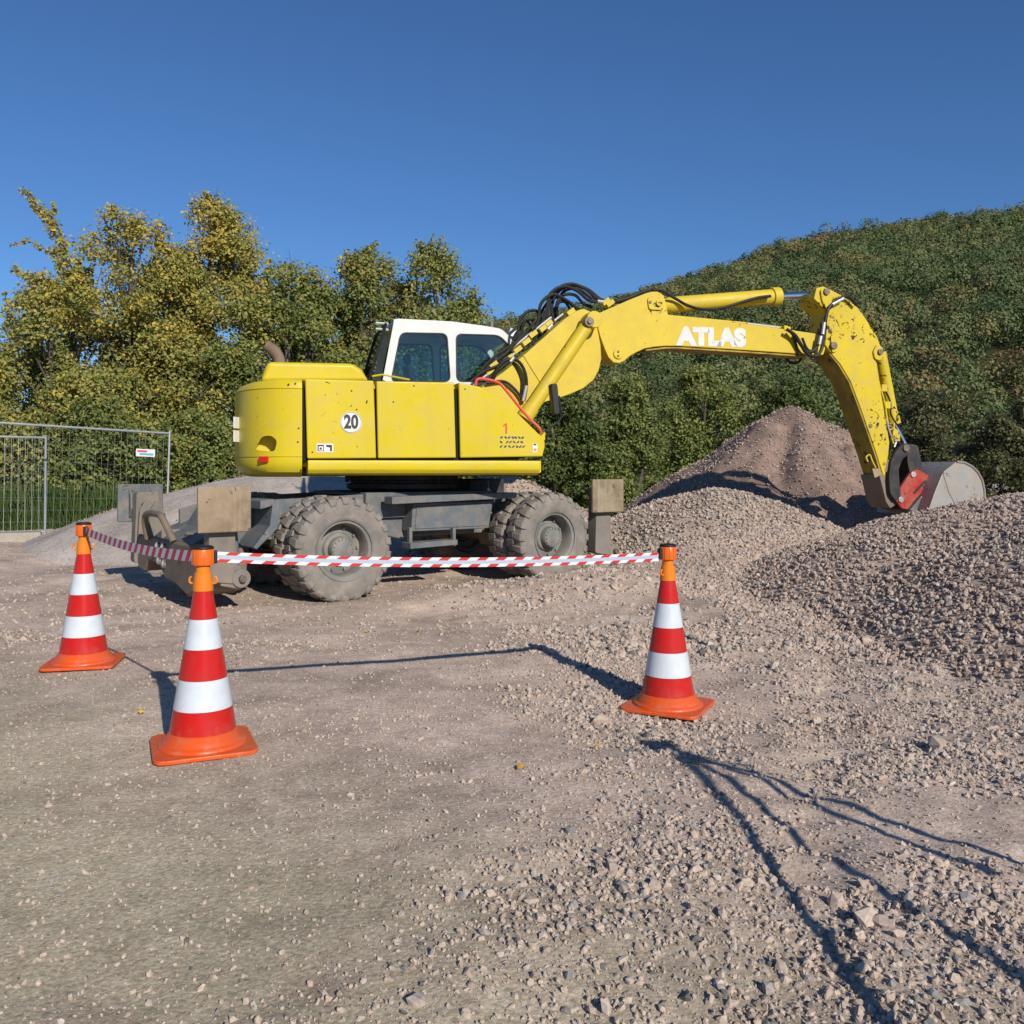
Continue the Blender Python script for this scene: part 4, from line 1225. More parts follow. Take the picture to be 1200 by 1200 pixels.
part('pivot_pin', pv, 'pin', boom, 0.006)

VU = 0.17
ub = MB()
ub_pts = [(697, 369), (715, 361), (738, 351), (757, 343.5), (764, 341.5), (771, 341.5), (778, 346), (781, 356), (783, 368.5), (800, 370.5), (860, 377.5), (927, 386.5), (957, 391), (966, 397), (968, 407), (965, 416), (948, 415.5), (860, 409.5), (795, 405.5), (780, 405.5), (767, 406.5), (756, 408.5), (746, 413), (738, 417.5), (732, 423), (726, 425.8), (719, 425), (713, 419), (709, 410), (703, 393)]
ub.prism(ups(ub_pts, -VU), -VU, VU)
upper = part('upper_boom', ub, 'yellow_boom', bevel=0.012)
# underside plate in the same darkened yellow-brown
wp = MB(); wp.prism(ups([(757, 409.2), (780, 406.6), (795, 406.6), (860, 410.6), (945, 416.6), (945, 418.2), (860, 412.4), (795, 408.4), (780, 408.4), (757, 411.2)], -VU + 0.01), -VU + 0.012, VU - 0.012); part('dark_face_plate', wp, 'shaded_worn_yellow', upper)
lettm = text_mesh('ATLAS', 0.30, 0.0235, 0.004)
u0, z0 = up(793, 405, -VU); u1, z1 = up(876, 408.5, -VU)
xsx = [v.co.x for v in lettm.vertices]; ysx = [v.co.y for v in lettm.vertices]
wtx = max(xsx) - min(xsx); htx = max(ysx) - min(ysx)
hgt_ = up(835, 384, -VU)[1] - up(835, 407.5, -VU)[1]
lt = decal(lettm, 834.5, 395.8, -VU - 0.002, 'worn_white', upper, 'white_lettering', rot=math.atan2(z1 - z0, u1 - u0) * 1.0 + R(1), sc=((u1 - u0) * 0.995 / wtx, hgt_ * 0.96 / htx))
def boss(px_, py_, v, r, th, mat, parent, name, seg=20):
    m_ = MB(); q_ = up3(px_, py_, v); m_.tube([(q_[0], v + 0.02, q_[2]), (q_[0], v - th, q_[2])], r, seg); return part(name, m_, mat, parent, 0.006)
lp = MB(); lp.prism(round_poly(ups([(758, 350), (765, 346.5), (776, 350), (777.5, 360), (775, 364), (760, 363)], -VU), 0.03, 3), -VU - 0.025, -VU + 0.01); part('lug_plate', lp, 'yellow_boom', upper, 0.006)
boss(771, 355.5, -VU, 0.042, 0.05, 'yellow_boom', upper, 'pin_boss'); boss(761, 354.5, -VU, 0.018, 0.04, 'pin', upper, 'bolt')
boss(724.5, 414.5, -VU, 0.068, 0.02, 'yellow_boom', upper, 'pin_boss'); boss(724.5, 412, -VU - 0.02, 0.014, 0.015, 'pin', upper, 'bolt'); boss(724.5, 417, -VU - 0.02, 0.014, 0.015, 'pin', upper, 'bolt')

# stick cylinder on top of the upper boom
sc_ = MB(); P0 = Vector(up3(771, 357, 0)); P1 = Vector(up3(911, 347.5, 0)); dr = (P1 - P0).normalized()
s0 = Vector(up3(783, 357.5, 0))
sc_.tube([s0 - dr * 0.14, s0, s0 + dr * 0.02, P1], [0.06, 0.10, 0.105, 0.105], 28)
sc_.tube([P1 - dr * 0.10, P1 + dr * 0.02], 0.128, 28)
scyl = part('stick_cylinder', sc_, 'yellow_boom', bevel=0.008)
cr = MB(); P2 = Vector(up3(956, 345.5, 0)); cr.tube([P1, P2], 0.052, 20); part('piston_rod', cr, 'chrome', scyl)

# --- stick (dipper)
VD = 0.2
dp = MB()
dp.prism(ups([(957, 337.5), (965, 335.5), (973, 339), (989, 347.5), (1006, 361), (1012, 372), (1019, 383), (1027, 395), (1033, 407), (1026, 420), (1030, 444), (1036, 480), (1042.5, 518), (1041, 535), (1037, 552), (1043, 572), (1049, 589), (1044, 592), (1036, 560), (1027, 531), (1010, 482), (997, 447), (985, 427), (974, 414), (967, 404), (969, 385), (970, 367), (962, 358), (954, 350)], -VD), -VD, VD)
stick = part('stick', dp, 'yellow_stick', bevel=0.010)
# inner face plate: its shade painted in as a darker, muddy worn yellow
ip = MB(); ip.prism(ups([(1044, 592), (1036, 560), (1027, 531), (1010, 482), (997, 447), (985, 427), (974, 414), (972.5, 414.5), (983.5, 428), (995.5, 448), (1008.5, 483), (1025.5, 532), (1034.5, 561), (1042.5, 592.5)], -VD), -VD + 0.015, VD - 0.015); part('dark_face_plate', ip, 'shaded_worn_yellow', stick)
tipm = MB(); tipm.prism(ups([(1030, 556), (1038, 556), (1046, 576), (1051, 591), (1043, 596), (1038, 588)], -VD), -VD - 0.006, VD + 0.006); part('stick_nose', tipm, 'mud', stick, 0.01)
for pts in ([(960, 340), (968, 337), (974, 345), (973, 358), (966, 362), (962, 352)], [(1022, 412), (1026, 404), (1033, 407), (1034, 417), (1030, 423), (1024, 421)], [(972, 394), (978, 391), (982, 398), (980, 412), (974, 414)]):
    l_ = MB(); l_.prism(round_poly(ups(pts, -VD), 0.03, 3), -VD - 0.03, -VD + 0.01); part('pin_lug', l_, 'yellow_stick', stick, 0.006)
boss(968, 342, -VD - 0.03, 0.045, 0.03, 'pin', stick, 'pivot_pin'); boss(1031, 412.5, -VD - 0.03, 0.04, 0.03, 'pin', stick, 'pivot_pin'); boss(977, 405, -VD - 0.03, 0.05, 0.02, 'pin', stick, 'pivot_pin'); boss(1020, 499, -VD, 0.03, 0.012, 'pin', stick, 'bolt')
sp_ = MB(); sp_.prism(ups([(1010, 364), (1020, 380), (1029, 394), (1034, 407), (1034, 420), (1026, 424), (1017, 395), (1012, 378)], -VD + 0.04), -VD + 0.06, VD - 0.06); part('cylinder_bracket', sp_, 'yellow_stick', stick, 0.01)
ap = MB(); ap.prism(round_poly(ups([(1022, 549), (1030, 549), (1033, 556), (1025, 560)], -VD), 0.01, 2), -VD - 0.004, -VD + 0.01); part('warning_sticker', ap, 'plate', stick)

# bucket cylinder behind the stick
bcy = MB(); P0 = Vector(up3(1031, 413, 0)); P1 = Vector(up3(1047, 497, 0)); bcy.tube([P0, P1], 0.085, 24); bcy.tube([P1 - (P1 - P0) * 0.1, P1], 0.1, 24)
bc_ = part('bucket_cylinder', bcy, 'yellow_stick', bevel=0.006)
rd = MB(); P2 = Vector(up3(1061, 524, 0)); rd.tube([P1, P2], 0.045, 16); part('piston_rod', rd, 'chrome', bc_)
# linkage
for s in (-1, 1):
    lk = MB(); v = s * (VD + 0.045)
    lk.prism(round_poly(ups([(1039, 578), (1037.5, 560), (1040, 540), (1048, 526), (1058, 519), (1066, 523), (1065, 531), (1054, 537), (1049, 550), (1050, 566), (1052, 580), (1046, 588)], -VD), 0.04, 3), v - 0.03, v + 0.03)
    part('tipping_link', lk, 'dark', None, 0.008)
hlk = MB(); hlk.prism(round_poly(ups([(1056, 520), (1067, 522), (1072, 548), (1070, 562), (1058, 560), (1054, 540)], 0), 0.05, 3), -0.16, 0.16); part('tipping_lever', hlk, 'dark', None, 0.02)
boss(1061, 525, -VD - 0.075, 0.05, 0.03, 'pin', None, 'linkage_pin')
rg_ = MB(); q = up3(1068, 537, -0.1); rg_.lathe([(0.058, -0.018), (0.085, -0.018), (0.085, 0.018), (0.058, 0.018)], 24, Matrix.Translation(q) @ Matrix.Rotation(R(90), 4, 'X'), True); part('lifting_eye', rg_, 'pin', None, 0.006)
# quick coupler
for s in (-1, 1):
    qc = MB(); v = s * 0.24
    qc.prism(round_poly(ups([(1047, 583), (1058, 567), (1067.5, 553), (1075, 550), (1091, 558), (1091.5, 564), (1083, 574), (1070, 589), (1064, 597), (1057, 596)], -0.26), 0.02, 2), v - 0.025, v + 0.025)
    qo = part('quick_coupler', qc, 'red_coupler', None, 0.008)
    if s < 0:
        boss(1069.5, 556, v - 0.02, 0.042, 0.025, 'silver', qo, 'coupler_pin'); boss(1055, 585.5, v - 0.02, 0.042, 0.025, 'silver', qo, 'coupler_pin')
        sl2 = MB(); sl2.prism(ups([(1070, 577), (1084, 562.5), (1086, 564), (1072, 579)], -0.27), v - 0.031, v - 0.02); part('coupler_slot', sl2, 'dark', qo)
qm = MB(); qm.prism(ups([(1050, 583), (1070, 556), (1086, 560), (1064, 592)], -0.2), -0.2, 0.2); part('coupler_body', qm, 'dark')
wg = MB(); wg.prism(ups([(1065, 598), (1091, 567), (1095, 571), (1077, 601)], -0.28), -0.3, 0.3); wdg = part('wedge_lock', wg, 'grey', None, 0.008)
wgm = MB(); wgm.prism(round_poly(ups([(1079, 583), (1085, 575), (1087, 577), (1081, 586)], -0.3), 0.01, 3), -0.3035, -0.299); part('label_mark', wgm, 'white_mark', wdg)
# bucket: two side plates, a curled shell, open below
VK = 0.52
bp = [(1121, 541), (1130, 542), (1139, 546.5), (1146, 553.5), (1151, 563), (1153.5, 575), (1154, 589), (1149, 598), (1120, 606), (1086, 604), (1095, 578), (1105, 554)]
bpu = ups(bp, -VK)
bk = MB()
bk.prism(bpu, -VK, -VK + 0.03); bk.prism(bpu, VK - 0.03, VK)
ctr = (sum(p[0] for p in bpu) / 12, sum(p[1] for p in bpu) / 12)
shell = [bpu[i] for i in (9, 10, 11, 0, 1, 2, 3, 4, 5, 6, 7)]
inn = [lerp2(p, ctr, 0.05) for p in shell]
bk.prism(shell + inn[::-1], -VK + 0.028, VK - 0.028)
bucket = part('bucket', bk, 'steel', None, 0.006, angle=30)
eg = MB()
edge3 = [(u, -VK - 0.006, z) for u, z in bpu[0:8]]
eg.tube(edge3, 0.014, 6); part('side_edge', eg, 'steel', bucket)
crn = MB(); crn.tube([(bpu[11][0], -VK - 0.001, bpu[11][1]), (up(1112, 577, -VK)[0], -VK - 0.001, up(1112, 577, -VK)[1]), (up(1120, 592, -VK)[0], -VK - 0.001, up(1120, 592, -VK)[1])], 0.008, 6); part('weld_seam', crn, 'steel', bucket)

# --- hoses and fittings
def hose(pts, v, r=0.02, mat='hose', vv=None, parent=None, name='hydraulic_hose'):
    m_ = MB()
    P = [up3(a, b, v + (vv[i] if vv else 0)) for i, (a, b) in enumerate(pts)]
    m_.tube(smooth_path(P, 6), r, 8)
    return part(name, m_, mat, parent)
rr_ = random.Random(9)
# bundle looping over the boom joint
loops = [
    ([(607, 413), (608, 380), (616, 367), (628, 364), (634, 374), (633, 395)], -0.05, 0.019),
    ([(612, 412), (612, 384), (619, 374), (630, 380), (640, 390)], 0.05, 0.017),
    ([(618, 400), (630, 378), (634, 356), (648, 345), (664, 352), (677, 362)], -0.12, 0.021),
    ([(624, 404), (640, 365), (644, 346), (658, 336), (675, 340), (690, 352), (703, 354)], -0.10, 0.022),
    ([(640, 385), (643, 358), (652, 340), (668, 333), (685, 338), (700, 350), (716, 357)], -0.05, 0.023),
    ([(648, 378), (647, 356), (656, 340), (672, 334), (690, 340), (704, 351), (718, 354)], 0.02, 0.023),
    ([(655, 376), (652, 358), (660, 346), (674, 346), (684, 356), (694, 360)], 0.08, 0.021),
    ([(637, 392), (648, 366), (656, 354), (668, 356), (674, 364)], 0.12, 0.019),
    ([(630, 396), (632, 372), (644, 352), (658, 350), (668, 362)], 0.16, 0.017),
    ([(602, 410), (606, 392), (616, 376), (622, 385), (618, 400)], 0.10, 0.017),
    ([(650, 374), (655, 352), (663, 340), (678, 339), (694, 350), (708, 357)], 0.14, 0.021),
    ([(700, 352), (716, 354), (735, 350), (752, 343), (765, 340), (772, 341)], -0.06, 0.024),
    ([(704, 354), (722, 356), (740, 350), (756, 343), (766, 341)], 0.04, 0.022),
    ([(764, 340), (776, 341), (790, 349), (806, 358), (824, 362.5), (846, 361), (870, 354), (888, 349), (903, 347)], -0.16, 0.021),
    ([(560, 446), (575, 428), (592, 415), (606, 400), (618, 388), (628, 375)], -0.14, 0.020),
    ([(556, 446), (572, 425), (588, 412), (600, 404), (612, 392)], 0.0, 0.018),
    ([(578, 444), (586, 428), (597, 421), (608, 424), (615, 436), (617, 452), (614, 470)], -0.27, 0.021),
    ([(572, 446), (590, 424), (602, 426), (611, 444), (611, 462)], -0.22, 0.018),
    ([(570, 449), (590, 447), (603, 456), (612, 468)], -0.26, 0.018),
    ([(552, 447), (566, 436), (584, 428), (596, 419)], -0.2, 0.018),
]
for pts, v, r in loops: hose(pts, v, r)
# steel pipes and yellow clamps on the boom back
for a, b, v in (((566, 443), (606, 412), -0.16), ((600, 408), (646, 372), -0.12), ((604, 411), (660, 368), 0.04), ((690, 352), (725, 357), -0.02)):
    m_ = MB(); m_.tube([up3(*a, v), up3(*b, v)], 0.017, 8); part('hydraulic_pipe', m_, 'silver', boom)
for a in ((574, 435), (578, 428), (596, 420), (606, 410), (616, 401), (624, 392), (636, 385), (642, 380), (668, 366), (709, 354), (714, 356)):
    m_ = MB(); q = up3(*a, -0.13); m_.obox(q, (0.045, 0, 0.035), (0, 0.05, 0), (-0.018, 0, 0.024)); part('pipe_clamp', m_, 'yellow_boom', boom, 0.006)
for a, b in (((613, 470), (617, 452)), ((598, 424), (602, 419)), ((642, 386), (647, 381)), ((700, 353), (707, 354))):
    m_ = MB(); m_.tube([up3(*a, -0.28), up3(*b, -0.28)], 0.023, 10); part('hose_fitting', m_, 'silver', boom)
# pipes along the upper boom and hoses over the stick joint
for dv in (-0.10, -0.02):
    m_ = MB(); m_.tube([up3(786, 370.5, dv), up3(875, 379, dv), up3(926, 385, dv)], 0.016, 8); part('hydraulic_pipe', m_, 'yellow_boom', upper)
m_ = MB(); m_.tube([up3(875, 379.5, -0.12), up3(912, 384.5, -0.12)], 0.022, 10); part('pipe_coupling', m_, 'silver', upper)
m_ = MB(); q = up3(919, 386, -0.1); m_.obox(q, (0.05, 0, -0.01), (0, 0.08, 0), (0, 0, 0.035)); part('pipe_clamp', m_, 'yellow_boom', upper, 0.006)
for pts, v, r in (
    ([(922, 386), (932, 393), (940, 406), (948, 416), (957, 417), (963, 408), (965, 390), (968, 372), (972, 360), (984, 350), (994, 348), (1004, 357)], -0.27, 0.023),
    ([(925, 387), (934, 398), (944, 411), (953, 411), (959, 402), (963, 382)], -0.24, 0.021),
    ([(930, 393), (934, 408), (937, 416)], -0.2, 0.018),
    ([(918, 415), (926, 425), (936, 424), (941, 416)], 0.1, 0.018),
    ([(940, 396), (946, 409), (955, 413)], -0.22, 0.018)):
    hose(pts, v, r)
for a, b in (((975, 357), (988, 350)), ((966, 378), (964, 392)), ((962, 394), (960, 404))):
    m_ = MB(); m_.tube([up3(*a, -0.275), up3(*b, -0.275)], 0.026, 10); part('hose_fitting', m_, 'silver', stick)
# hose and pipe run down the back of the stick
for pts, v, r, mt in (([(1026, 425), (1030, 450), (1036, 470), (1041, 500), (1047, 520)], -0.17, 0.015, 'yellow_stick'),
                      ([(1036, 455), (1043, 470), (1044, 485), (1050, 496), (1056, 503)], -0.12, 0.012, 'hose'),
                      ([(1037, 465), (1045, 480), (1052, 494), (1058, 500)], 0.0, 0.010, 'hose'),
                      ([(1038, 490), (1044, 510), (1050, 516), (1048, 524)], -0.18, 0.014, 'silver')):
    hose(pts, v, r, mt)
for a in ((1034, 455), (1038, 475), (1043, 500), (1047, 507), (1049, 513)):
    m_ = MB(); q = up3(*a, -0.14); m_.obox(q, (0.045, 0, 0), (0, 0.05, 0), (0, 0, 0.05)); part('pipe_clamp', m_, 'yellow_stick', stick, 0.008)
hk = MB(); hk.tube(smooth_path([up3(1017, 541, -VD - 0.02), up3(1015, 536, -VD - 0.02), up3(1019, 533, -VD - 0.02), up3(1022, 540, -VD - 0.02), up3(1026, 548, -VD - 0.02)], 5), 0.012, 8); part('tie_hook', hk, 'yellow_stick', stick)

# handrail, mirror
hr_ = MB(); hr_.tube(smooth_path([up3(557, 452, -0.95), up3(559, 445, -0.95), up3(566, 444, -0.95), up3(583, 448, -0.97), up3(592, 456, -1.0), up3(608, 476, -1.02), up3(622, 492, -1.05), up3(632, 502, -1.08), up3(634, 508, -1.08)], 5), 0.017, 8)
part('handrail', hr_, 'red_rail')
ma = MB(); ma.tube(smooth_path([up3(642, 513, -1.15), up3(643, 502, -1.15), up3(652, 496, -1.15), up3(657, 490, -1.15), up3(657, 480, -1.15), up3(655, 464, -1.15)], 5), 0.013, 8)
ma.tube([up3(640, 505, -1.16), up3(644, 505, -1.16)], 0.02, 8); ma.tube([up3(642.5, 503, -1.15), up3(642, 513, -1.15)], 0.02, 8)
mir = part('mirror_arm', ma, 'plastic')
mh = MB(); mh.prism(round_poly(ups([(643.5, 450), (651, 450), (654.5, 486), (647, 486.5)], -1.15), 0.03, 4), -1.22, -1.10); part('mirror', mh, 'plastic', mir, 0.02)
fb_ = MB(); fb_.prism(ups([(633, 511), (637.5, 506), (637.5, 515), (635, 517)], -1.2), -1.24, -1.1); part('front_bracket', fb_, 'yellow')

# --- slew ring and undercarriage (in the chassis frame)
sr = MB()
sr.lathe([(0.62, 1.10), (0.66, 1.12), (0.66, 1.17), (0.60, 1.18), (0.60, 1.21), (0.68, 1.22), (0.68, 1.28), (0.5, 1.30)], 48)
for k in range(36):
    a = 2 * math.pi * k / 36
    sr.tube([(0.665 * math.cos(a), 0.665 * math.sin(a), 1.19), (0.665 * math.cos(a), 0.665 * math.sin(a), 1.225)], 0.014, 6)
part('slew_ring', sr, 'dark')
bpn = MB(); bpn.box(-1.25, 1.2, -1.0, 1.0, 1.265, 1.36); part('upper_frame', bpn, 'dark')
cf = MB()
cf.prism([(-2.55, 0.58), (-2.2, 0.56), (2.0, 0.56), (2.1, 0.64), (2.1, 0.98), (0.75, 1.06), (-0.75, 1.06), (-2.3, 0.98)], -0.40, 0.40)
cf.prism([(-0.85, 0.80), (0.85, 0.80), (0.85, 1.085), (-0.85, 1.085)], -0.70, 0.70)
chs_ = part('chassis', cf, 'grey', None, 0.015, TC)
for sgn in (-1, 1):
    gp = MB(); gp.prism([(-2.45, 0.62), (-1.9, 0.62), (-0.75, 0.97), (-0.75, 1.07), (-2.0, 1.02), (-2.45, 0.9)], sgn * 0.62 - 0.02, sgn * 0.62 + 0.02); part('side_gusset', gp, 'grey', chs_, 0.006, TC)
# fender bracket behind the near rear wheel (grey angular plates)
fbk = MB(); B0 = -0.85
fbk.prism(chs([(294, 586), (311, 584), (317, 588), (314, 618), (290, 642), (286, 640), (305, 615), (308, 592), (294, 596)], B0), B0 - 0.25, B0 + 0.25); part('mudguard_bracket', fbk, 'grey', chs_, 0.008, TC)
for a0 in (-1.37, 1.37):
    axm = MB(); axm.tube([(a0, -1.0, 0.54), (a0, 1.0, 0.54)], 0.13, 16); axm.lathe([(0.0, -0.22), (0.18, -0.16), (0.24, 0), (0.18, 0.16), (0, 0.22)], 20, Matrix.Translation((a0, 0, 0.54)))
    part('axle', axm, 'mud', None, 0, TC)

TR = 0.54
tb = MB()
tb.lathe([(0.305, 0.02), (0.315, 0.0), (0.36, -0.012), (0.43, -0.016), (0.485, -0.008), (0.512, 0.012), (0.518, 0.05), (0.520, 0.14), (0.518, 0.23), (0.512, 0.268), (0.485, 0.288), (0.43, 0.296), (0.36, 0.292), (0.315, 0.28), (0.305, 0.26)], 72, None, True)
NL = 22
rl_ = random.Random(2)
for side in (0, 1):
    for k in range(NL):
        a0 = 2 * math.pi * (k + 0.5 * side) / NL
        def Pt(r, a, h):
            h = h if side == 0 else 0.28 - h
            return (r * math.cos(a), r * math.sin(a), h)
        w_ = 2 * math.pi / NL * 0.31
        sk = 0.055
        ro = TR + rl_.uniform(-0.003, 0.003)
        secs = [(0.155, ro, 0.505, w_ * 0.75, sk), (0.06, ro, 0.505, w_ * 0.95, sk * 0.35), (0.004, ro - 0.008, 0.495, w_ * 1.05, 0.0), (-0.022, 0.505, 0.478, w_ * 0.95, -0.01), (-0.024, 0.465, 0.455, w_ * 0.8, -0.015)]
        vs = []
        for h, rt_, rb_, ww, s_ in secs:
            hh = h
            vs += [Pt(rt_, a0 + s_ - ww * 0.85, hh), Pt(rt_, a0 + s_ + ww * 0.85, hh), Pt(rb_, a0 + s_ + ww, hh + (0.012 if h < 0 else 0)), Pt(rb_, a0 + s_ - ww, hh + (0.012 if h < 0 else 0))]
        fs = [(0, 1, 2, 3), tuple(16 + i for i in (3, 2, 1, 0))]
        for i in range(4):
            for j in range(4):
                fs.append((i * 4 + j, i * 4 + (j + 1) % 4, (i + 1) * 4 + (j + 1) % 4, (i + 1) * 4 + j))
        tb.add(vs, fs)
tyre0 = tb.build('tyre', M['tyre'], None, 0.011, None, 2, 30)
rmb = MB()
rmb.lathe([(0.300, -0.004), (0.316, -0.012), (0.318, 0.004), (0.302, 0.012), (0.288, 0.016), (0.272, 0.020), (0.262, 0.040), (0.255, 0.10), (0.25, 0.20), (0.262, 0.26), (0.30, 0.285)], 56, None, False, False)
rim0 = rmb.build('rim', M['rim'], None, 0, None, 2, 40)
hbm = MB()
hbm.lathe([(0.0, 0.035), (0.10, 0.035), (0.118, 0.045), (0.125, 0.06), (0.128, 0.13), (0.16, 0.14), (0.175, 0.17), (0.255, 0.185), (0.255, 0.20)], 48, None, False, False)
hub0 = hbm.build('hub', M['rim'], None, 0.003, None, 2, 35)
nb = MB()
for k in range(16):
    a = 2 * math.pi * k / 16
    nb.tube([(0.106 * math.cos(a), 0.106 * math.sin(a), 0.040), (0.106 * math.cos(a), 0.106 * math.sin(a), 0.026)], 0.0085, 6)
for k in range(10):
    a = 2 * math.pi * k / 10
    nb.tube([(0.215 * math.cos(a), 0.215 * math.sin(a), 0.18), (0.215 * math.cos(a), 0.215 * math.sin(a), 0.150)], 0.014, 6)
nut0 = nb.build('wheel_nuts', M['rim'], None)
first = True
for a0 in (-1.37, 1.37):
    for sgn in (-1, 1):
        for inner in (0, 1):
            T = TC @ Matrix.Translation((a0, sgn * (1.25 - inner * 0.365), TR - 0.012)) @ Matrix.Rotation(R(-90) * (1 if sgn < 0 else -1), 4, 'X') @ Matrix.Rotation(0.1 + 0.37 * inner + a0, 4, 'Z')
            ty = tyre0 if first else tyre0.copy(); rm = rim0 if first else rim0.copy(); hb = hub0 if first else hub0.copy(); nu = nut0 if first else nut0.copy()
            if not first:
                for q_ in (ty, rm, hb, nu): COL.objects.link(q_)
            first = False
            ty.name = 'wheel'; ty.parent = ex; ty.matrix_basis = T
            rm.parent = ty; hb.parent = ty; nu.parent = ty
# toolbox with lid rail and steps, near side
BT = -0.86
tbx = MB(); tbx.prism(chs([(484, 590), (578, 586.5), (573, 619), (482, 623)], BT), BT, BT + 0.3); tl = part('toolbox', tbx, 'grey', None, 0.012, TC)
ld = MB(); ld.prism(chs([(488, 593.5), (575, 589), (570, 616), (486, 620)], BT), BT - 0.012, BT + 0.002); part('toolbox_door', ld, 'grey', tl, 0.006, TC)
rl2 = MB(); rl2.prism(chs([(458, 582), (604, 577), (604, 583.5), (458, 591)], BT - 0.1), BT - 0.13, BT + 0.05); part('step_rail', rl2, 'grey', chs_, 0.008, TC)
sp2 = MB()
sp2.prism(chs([(478, 636), (533, 632), (533, 638), (478, 643)], BT - 0.08), BT - 0.14, BT + 0.06)
for a in (480, 531): 
    p_ = ch(a, 630, BT - 0.03); sp2.box(p_[0] - 0.02, p_[0] + 0.02, BT - 0.06, BT + 0.0, ch(a, 640, BT - 0.03)[1], ch(a, 618, BT - 0.03)[1])
part('step', sp2, 'grey', chs_, 0.006, TC)
cbx = MB(); cbx.prism(chs([(430, 583), (484, 585), (482, 622), (470, 632), (438, 624), (430, 610)], -0.62), -0.64, -0.3); part('valve_housing', cbx, 'grey', chs_, 0.012, TC)
ub_ = MB(); ub_.box(0.95, 1.5, -0.05, 0.35, 1.0, 1.22); part('swivel_housing', ub_, 'dark', chs_, 0.02, TC)
# stabilisers and cross beam
def foot(a, b, zc, wa, hz_, parent, mat, label):
    m_ = MB(); m_.box(a - wa / 2, a + wa / 2, b - 0.02, b + 0.02, zc - hz_ / 2, zc + hz_ / 2)
    o_ = part('foot_plate', m_, mat, parent, 0.012, TC, label)
    s = -1 if b > 0 else 1
    r2 = MB()
    for da in (-0.15, 0.15):
        r2.prism([(b + s * 0.018, zc - hz_ * 0.42), (b + s * 0.10, zc - 0.06), (b + s * 0.10, zc + 0.06), (b + s * 0.018, zc + hz_ * 0.42)], a + da * wa * 1.6 - 0.012, a + da * wa * 1.6 + 0.012, 'vz')
    part('foot_rib', r2, mat, parent, 0.004, TC)
    return o_
za_, zb_ = ch(263, 570, -1.27)[1], ch(263, 624, -1.27)[1]
ca_ = ch(263, 600, -1.27)[0]
wa_ = ch(294.5, 600, -1.27)[0] - ch(232, 600, -1.27)[0]
def stabiliser(a, b, zc, wa, hz_, mat, legmat, lab):
    s = 1 if b > 0 else -1
    lg = MB()
    bl = b - s * 0.16
    lg.prism(round_poly([(a - 0.13, 0.30), (a + 0.13, 0.26), (a + 0.14, zc + hz_ * 0.3), (a - 0.10, zc + hz_ * 0.3)], 0.03, 2), bl - 0.08, bl + 0.08)
    lg.tube([(a + 0.19, bl - 0.09, 0.31), (a + 0.19, bl + 0.09, 0.31)], 0.09, 20)
    lg.prism([(a, 0.25), (a + 0.2, 0.20), (a + 0.2, 0.42), (a, 0.5)], bl - 0.06, bl + 0.06)
    o_ = part('stabiliser_leg', lg, legmat, None, 0.012, TC)
    arm = MB(); arm.obox((a + 0.05, (bl + s * 0.0 - s * 0.45), 0.50), (0.10, 0, 0), (0, 0.42, -s * 0.12), (0, 0, 0.09)); part('stabiliser_arm', arm, legmat, o_, 0.012, TC)
    rm_ = MB(); rm_.tube([(a + 0.16, bl - s * 0.02, 0.50), (a + 0.16, bl - s * 0.10, 0.84)], 0.045, 12); part('stabiliser_ram', rm_, 'grey', o_, 0, TC)
    rm_ = MB(); rm_.tube([(a + 0.16, bl - s * 0.02, 0.50), (a + 0.17, bl - s * 0.0, 0.36)], 0.026, 10); part('ram_rod', rm_, 'chrome', o_, 0, TC)
    for pz in (zc - 0.02, 0.31):
        pn_ = MB(); pn_.tube([(a + (0.19 if pz < 0.4 else -0.02), bl - 0.135, pz), (a + (0.19 if pz < 0.4 else -0.02), bl + 0.115, pz)], 0.034, 12); part('pivot_pin', pn_, 'pin', o_, 0.004, TC)
    foot(a, b, zc, wa, hz_, o_, mat, lab)
stabiliser(ca_ + 0.0, -1.27, (za_ + zb_) / 2, wa_, za_ - zb_, 'plate', 'grey_dirty', 'brown worn foot plate left of the rear wheel')
cb_ = ch(164.5, 589, 1.27)
stabiliser(cb_[0], 1.27, cb_[1], wa_, za_ - zb_, 'grey', 'grey_dirty', 'grey far-side foot plate with ribs')
cr_ = ch(712, 581, -1.27)
stabiliser(cr_[0], -1.27, cr_[1], 0.52, 0.41, 'plate', 'grey_dirty', 'brown worn foot plate right of the front wheel')
stabiliser(cr_[0], 1.27, cr_[1], 0.52, 0.41, 'grey', 'grey_dirty', None)
bmx = MB()
bmx.prism([(1.12, 0.40), (1.02, 0.24), (0.80, 0.22), (0.62, 0.36), (0.20, 0.34), (0.0, 0.22), (-0.35, 0.20), (-0.75, 0.12), (-1.02, 0.20), (-1.08, 0.46), (-0.9, 0.62), (0.95, 0.62), (1.1, 0.56)], -2.78, -2.30, 'vz')
xb = part('cross_beam', bmx, 'mud', None, 0.03, TC)
pl_ = MB(); pl_.add([(-2.72, -0.75, 0.63), (-2.72, 0.8, 0.63), (-2.0, 0.6, 0.93), (-2.0, -0.6, 0.93), (-2.72, -0.75, 0.55), (-2.72, 0.8, 0.55), (-2.0, 0.6, 0.55), (-2.0, -0.6, 0.55)], [(0, 1, 2, 3), (4, 5, 6, 7), (0, 1, 5, 4), (1, 2, 6, 5), (2, 3, 7, 6), (3, 0, 4, 7)])
part('top_plate', pl_, 'grey', xb, 0.01, TC)
tow = MB()
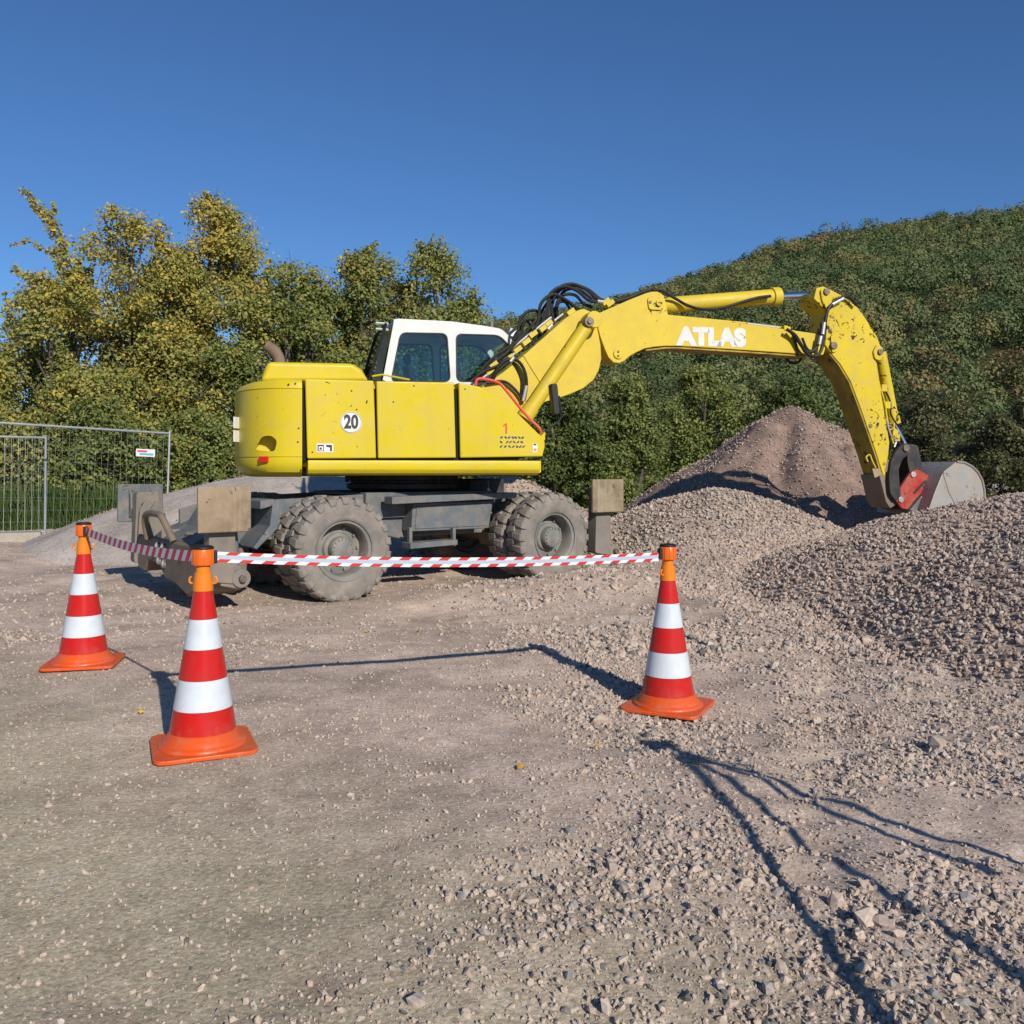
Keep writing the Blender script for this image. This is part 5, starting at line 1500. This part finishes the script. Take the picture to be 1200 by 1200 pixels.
for bb in (0.55, 0.95):
    tow.prism([(-2.80, 0.58), (-2.62, 0.58), (-2.62, 0.80), (-2.66, 0.98), (-2.72, 1.0), (-2.78, 0.9)], bb - 0.02, bb + 0.02)
part('bracket', tow, 'grey_dirty', xb, 0.008, TC)
gh = MB(); gh.tube(smooth_path([(-2.80, 0.55, 0.60), (-2.84, 0.5, 0.78), (-2.85, 0.38, 0.87), (-2.85, -0.05, 0.88), (-2.84, -0.20, 0.82), (-2.78, -0.32, 0.62)], 6), 0.034, 10)
part('grab_handle', gh, 'mud', xb, 0, TC)
for i_, (bb, zz_) in enumerate(((0.18, 0.54), (-0.02, 0.54), (0.12, 0.40), (-0.06, 0.38))):
    ch_ = MB(); ch_.lathe([(0.022, -0.011), (0.044, -0.011), (0.044, 0.011), (0.022, 0.011)], 14, Matrix.Translation((-2.80, bb, zz_)) @ Matrix.Rotation(R(90), 4, 'Y') @ Matrix.Rotation(0.6, 4, 'X'), True)
    part('shackle', ch_, 'silver', xb, 0, TC)

# ------------------------------------------------------------------ tripod beside the camera, known by its shadow
tp = empty('tripod', (2.2, 1.74, gz(2.2, 1.74)), 0, 'black tripod standing right of the camera, throwing the forked shadow on the gravel', 'tripod')
hd_ = MB(); hd_.box(-0.07, 0.07, -0.05, 0.05, 1.60, 1.67); hd_.tube([(0, 0, 1.46), (0, 0, 1.53)], 0.048, 14); hd_.lathe([(0.0, 1.52), (0.034, 1.535), (0.042, 1.56), (0.034, 1.585), (0.02, 1.60)], 16); hd_.tube([(0.03, 0, 1.56), (0.20, -0.14, 1.50)], 0.011, 8)
part_o = hd_.build('tripod_head', M['plastic'], tp, 0.01)
cc = MB(); cc.tube([(0, 0, 0.75), (0, 0, 1.5)], 0.018, 8); cc.build('centre_column', M['plastic'], tp)
for fx, fy in ((-1.32, -0.12), (-0.70, -0.46), (0.06, 0.46)):
    lg = MB(); lg.tube([(fx * 0.05, fy * 0.05, 1.52), (fx * 0.5, fy * 0.5, 0.78), (fx, fy, 0.0)], [0.022, 0.018, 0.013], 8); lg.build('leg', M['plastic'], tp)
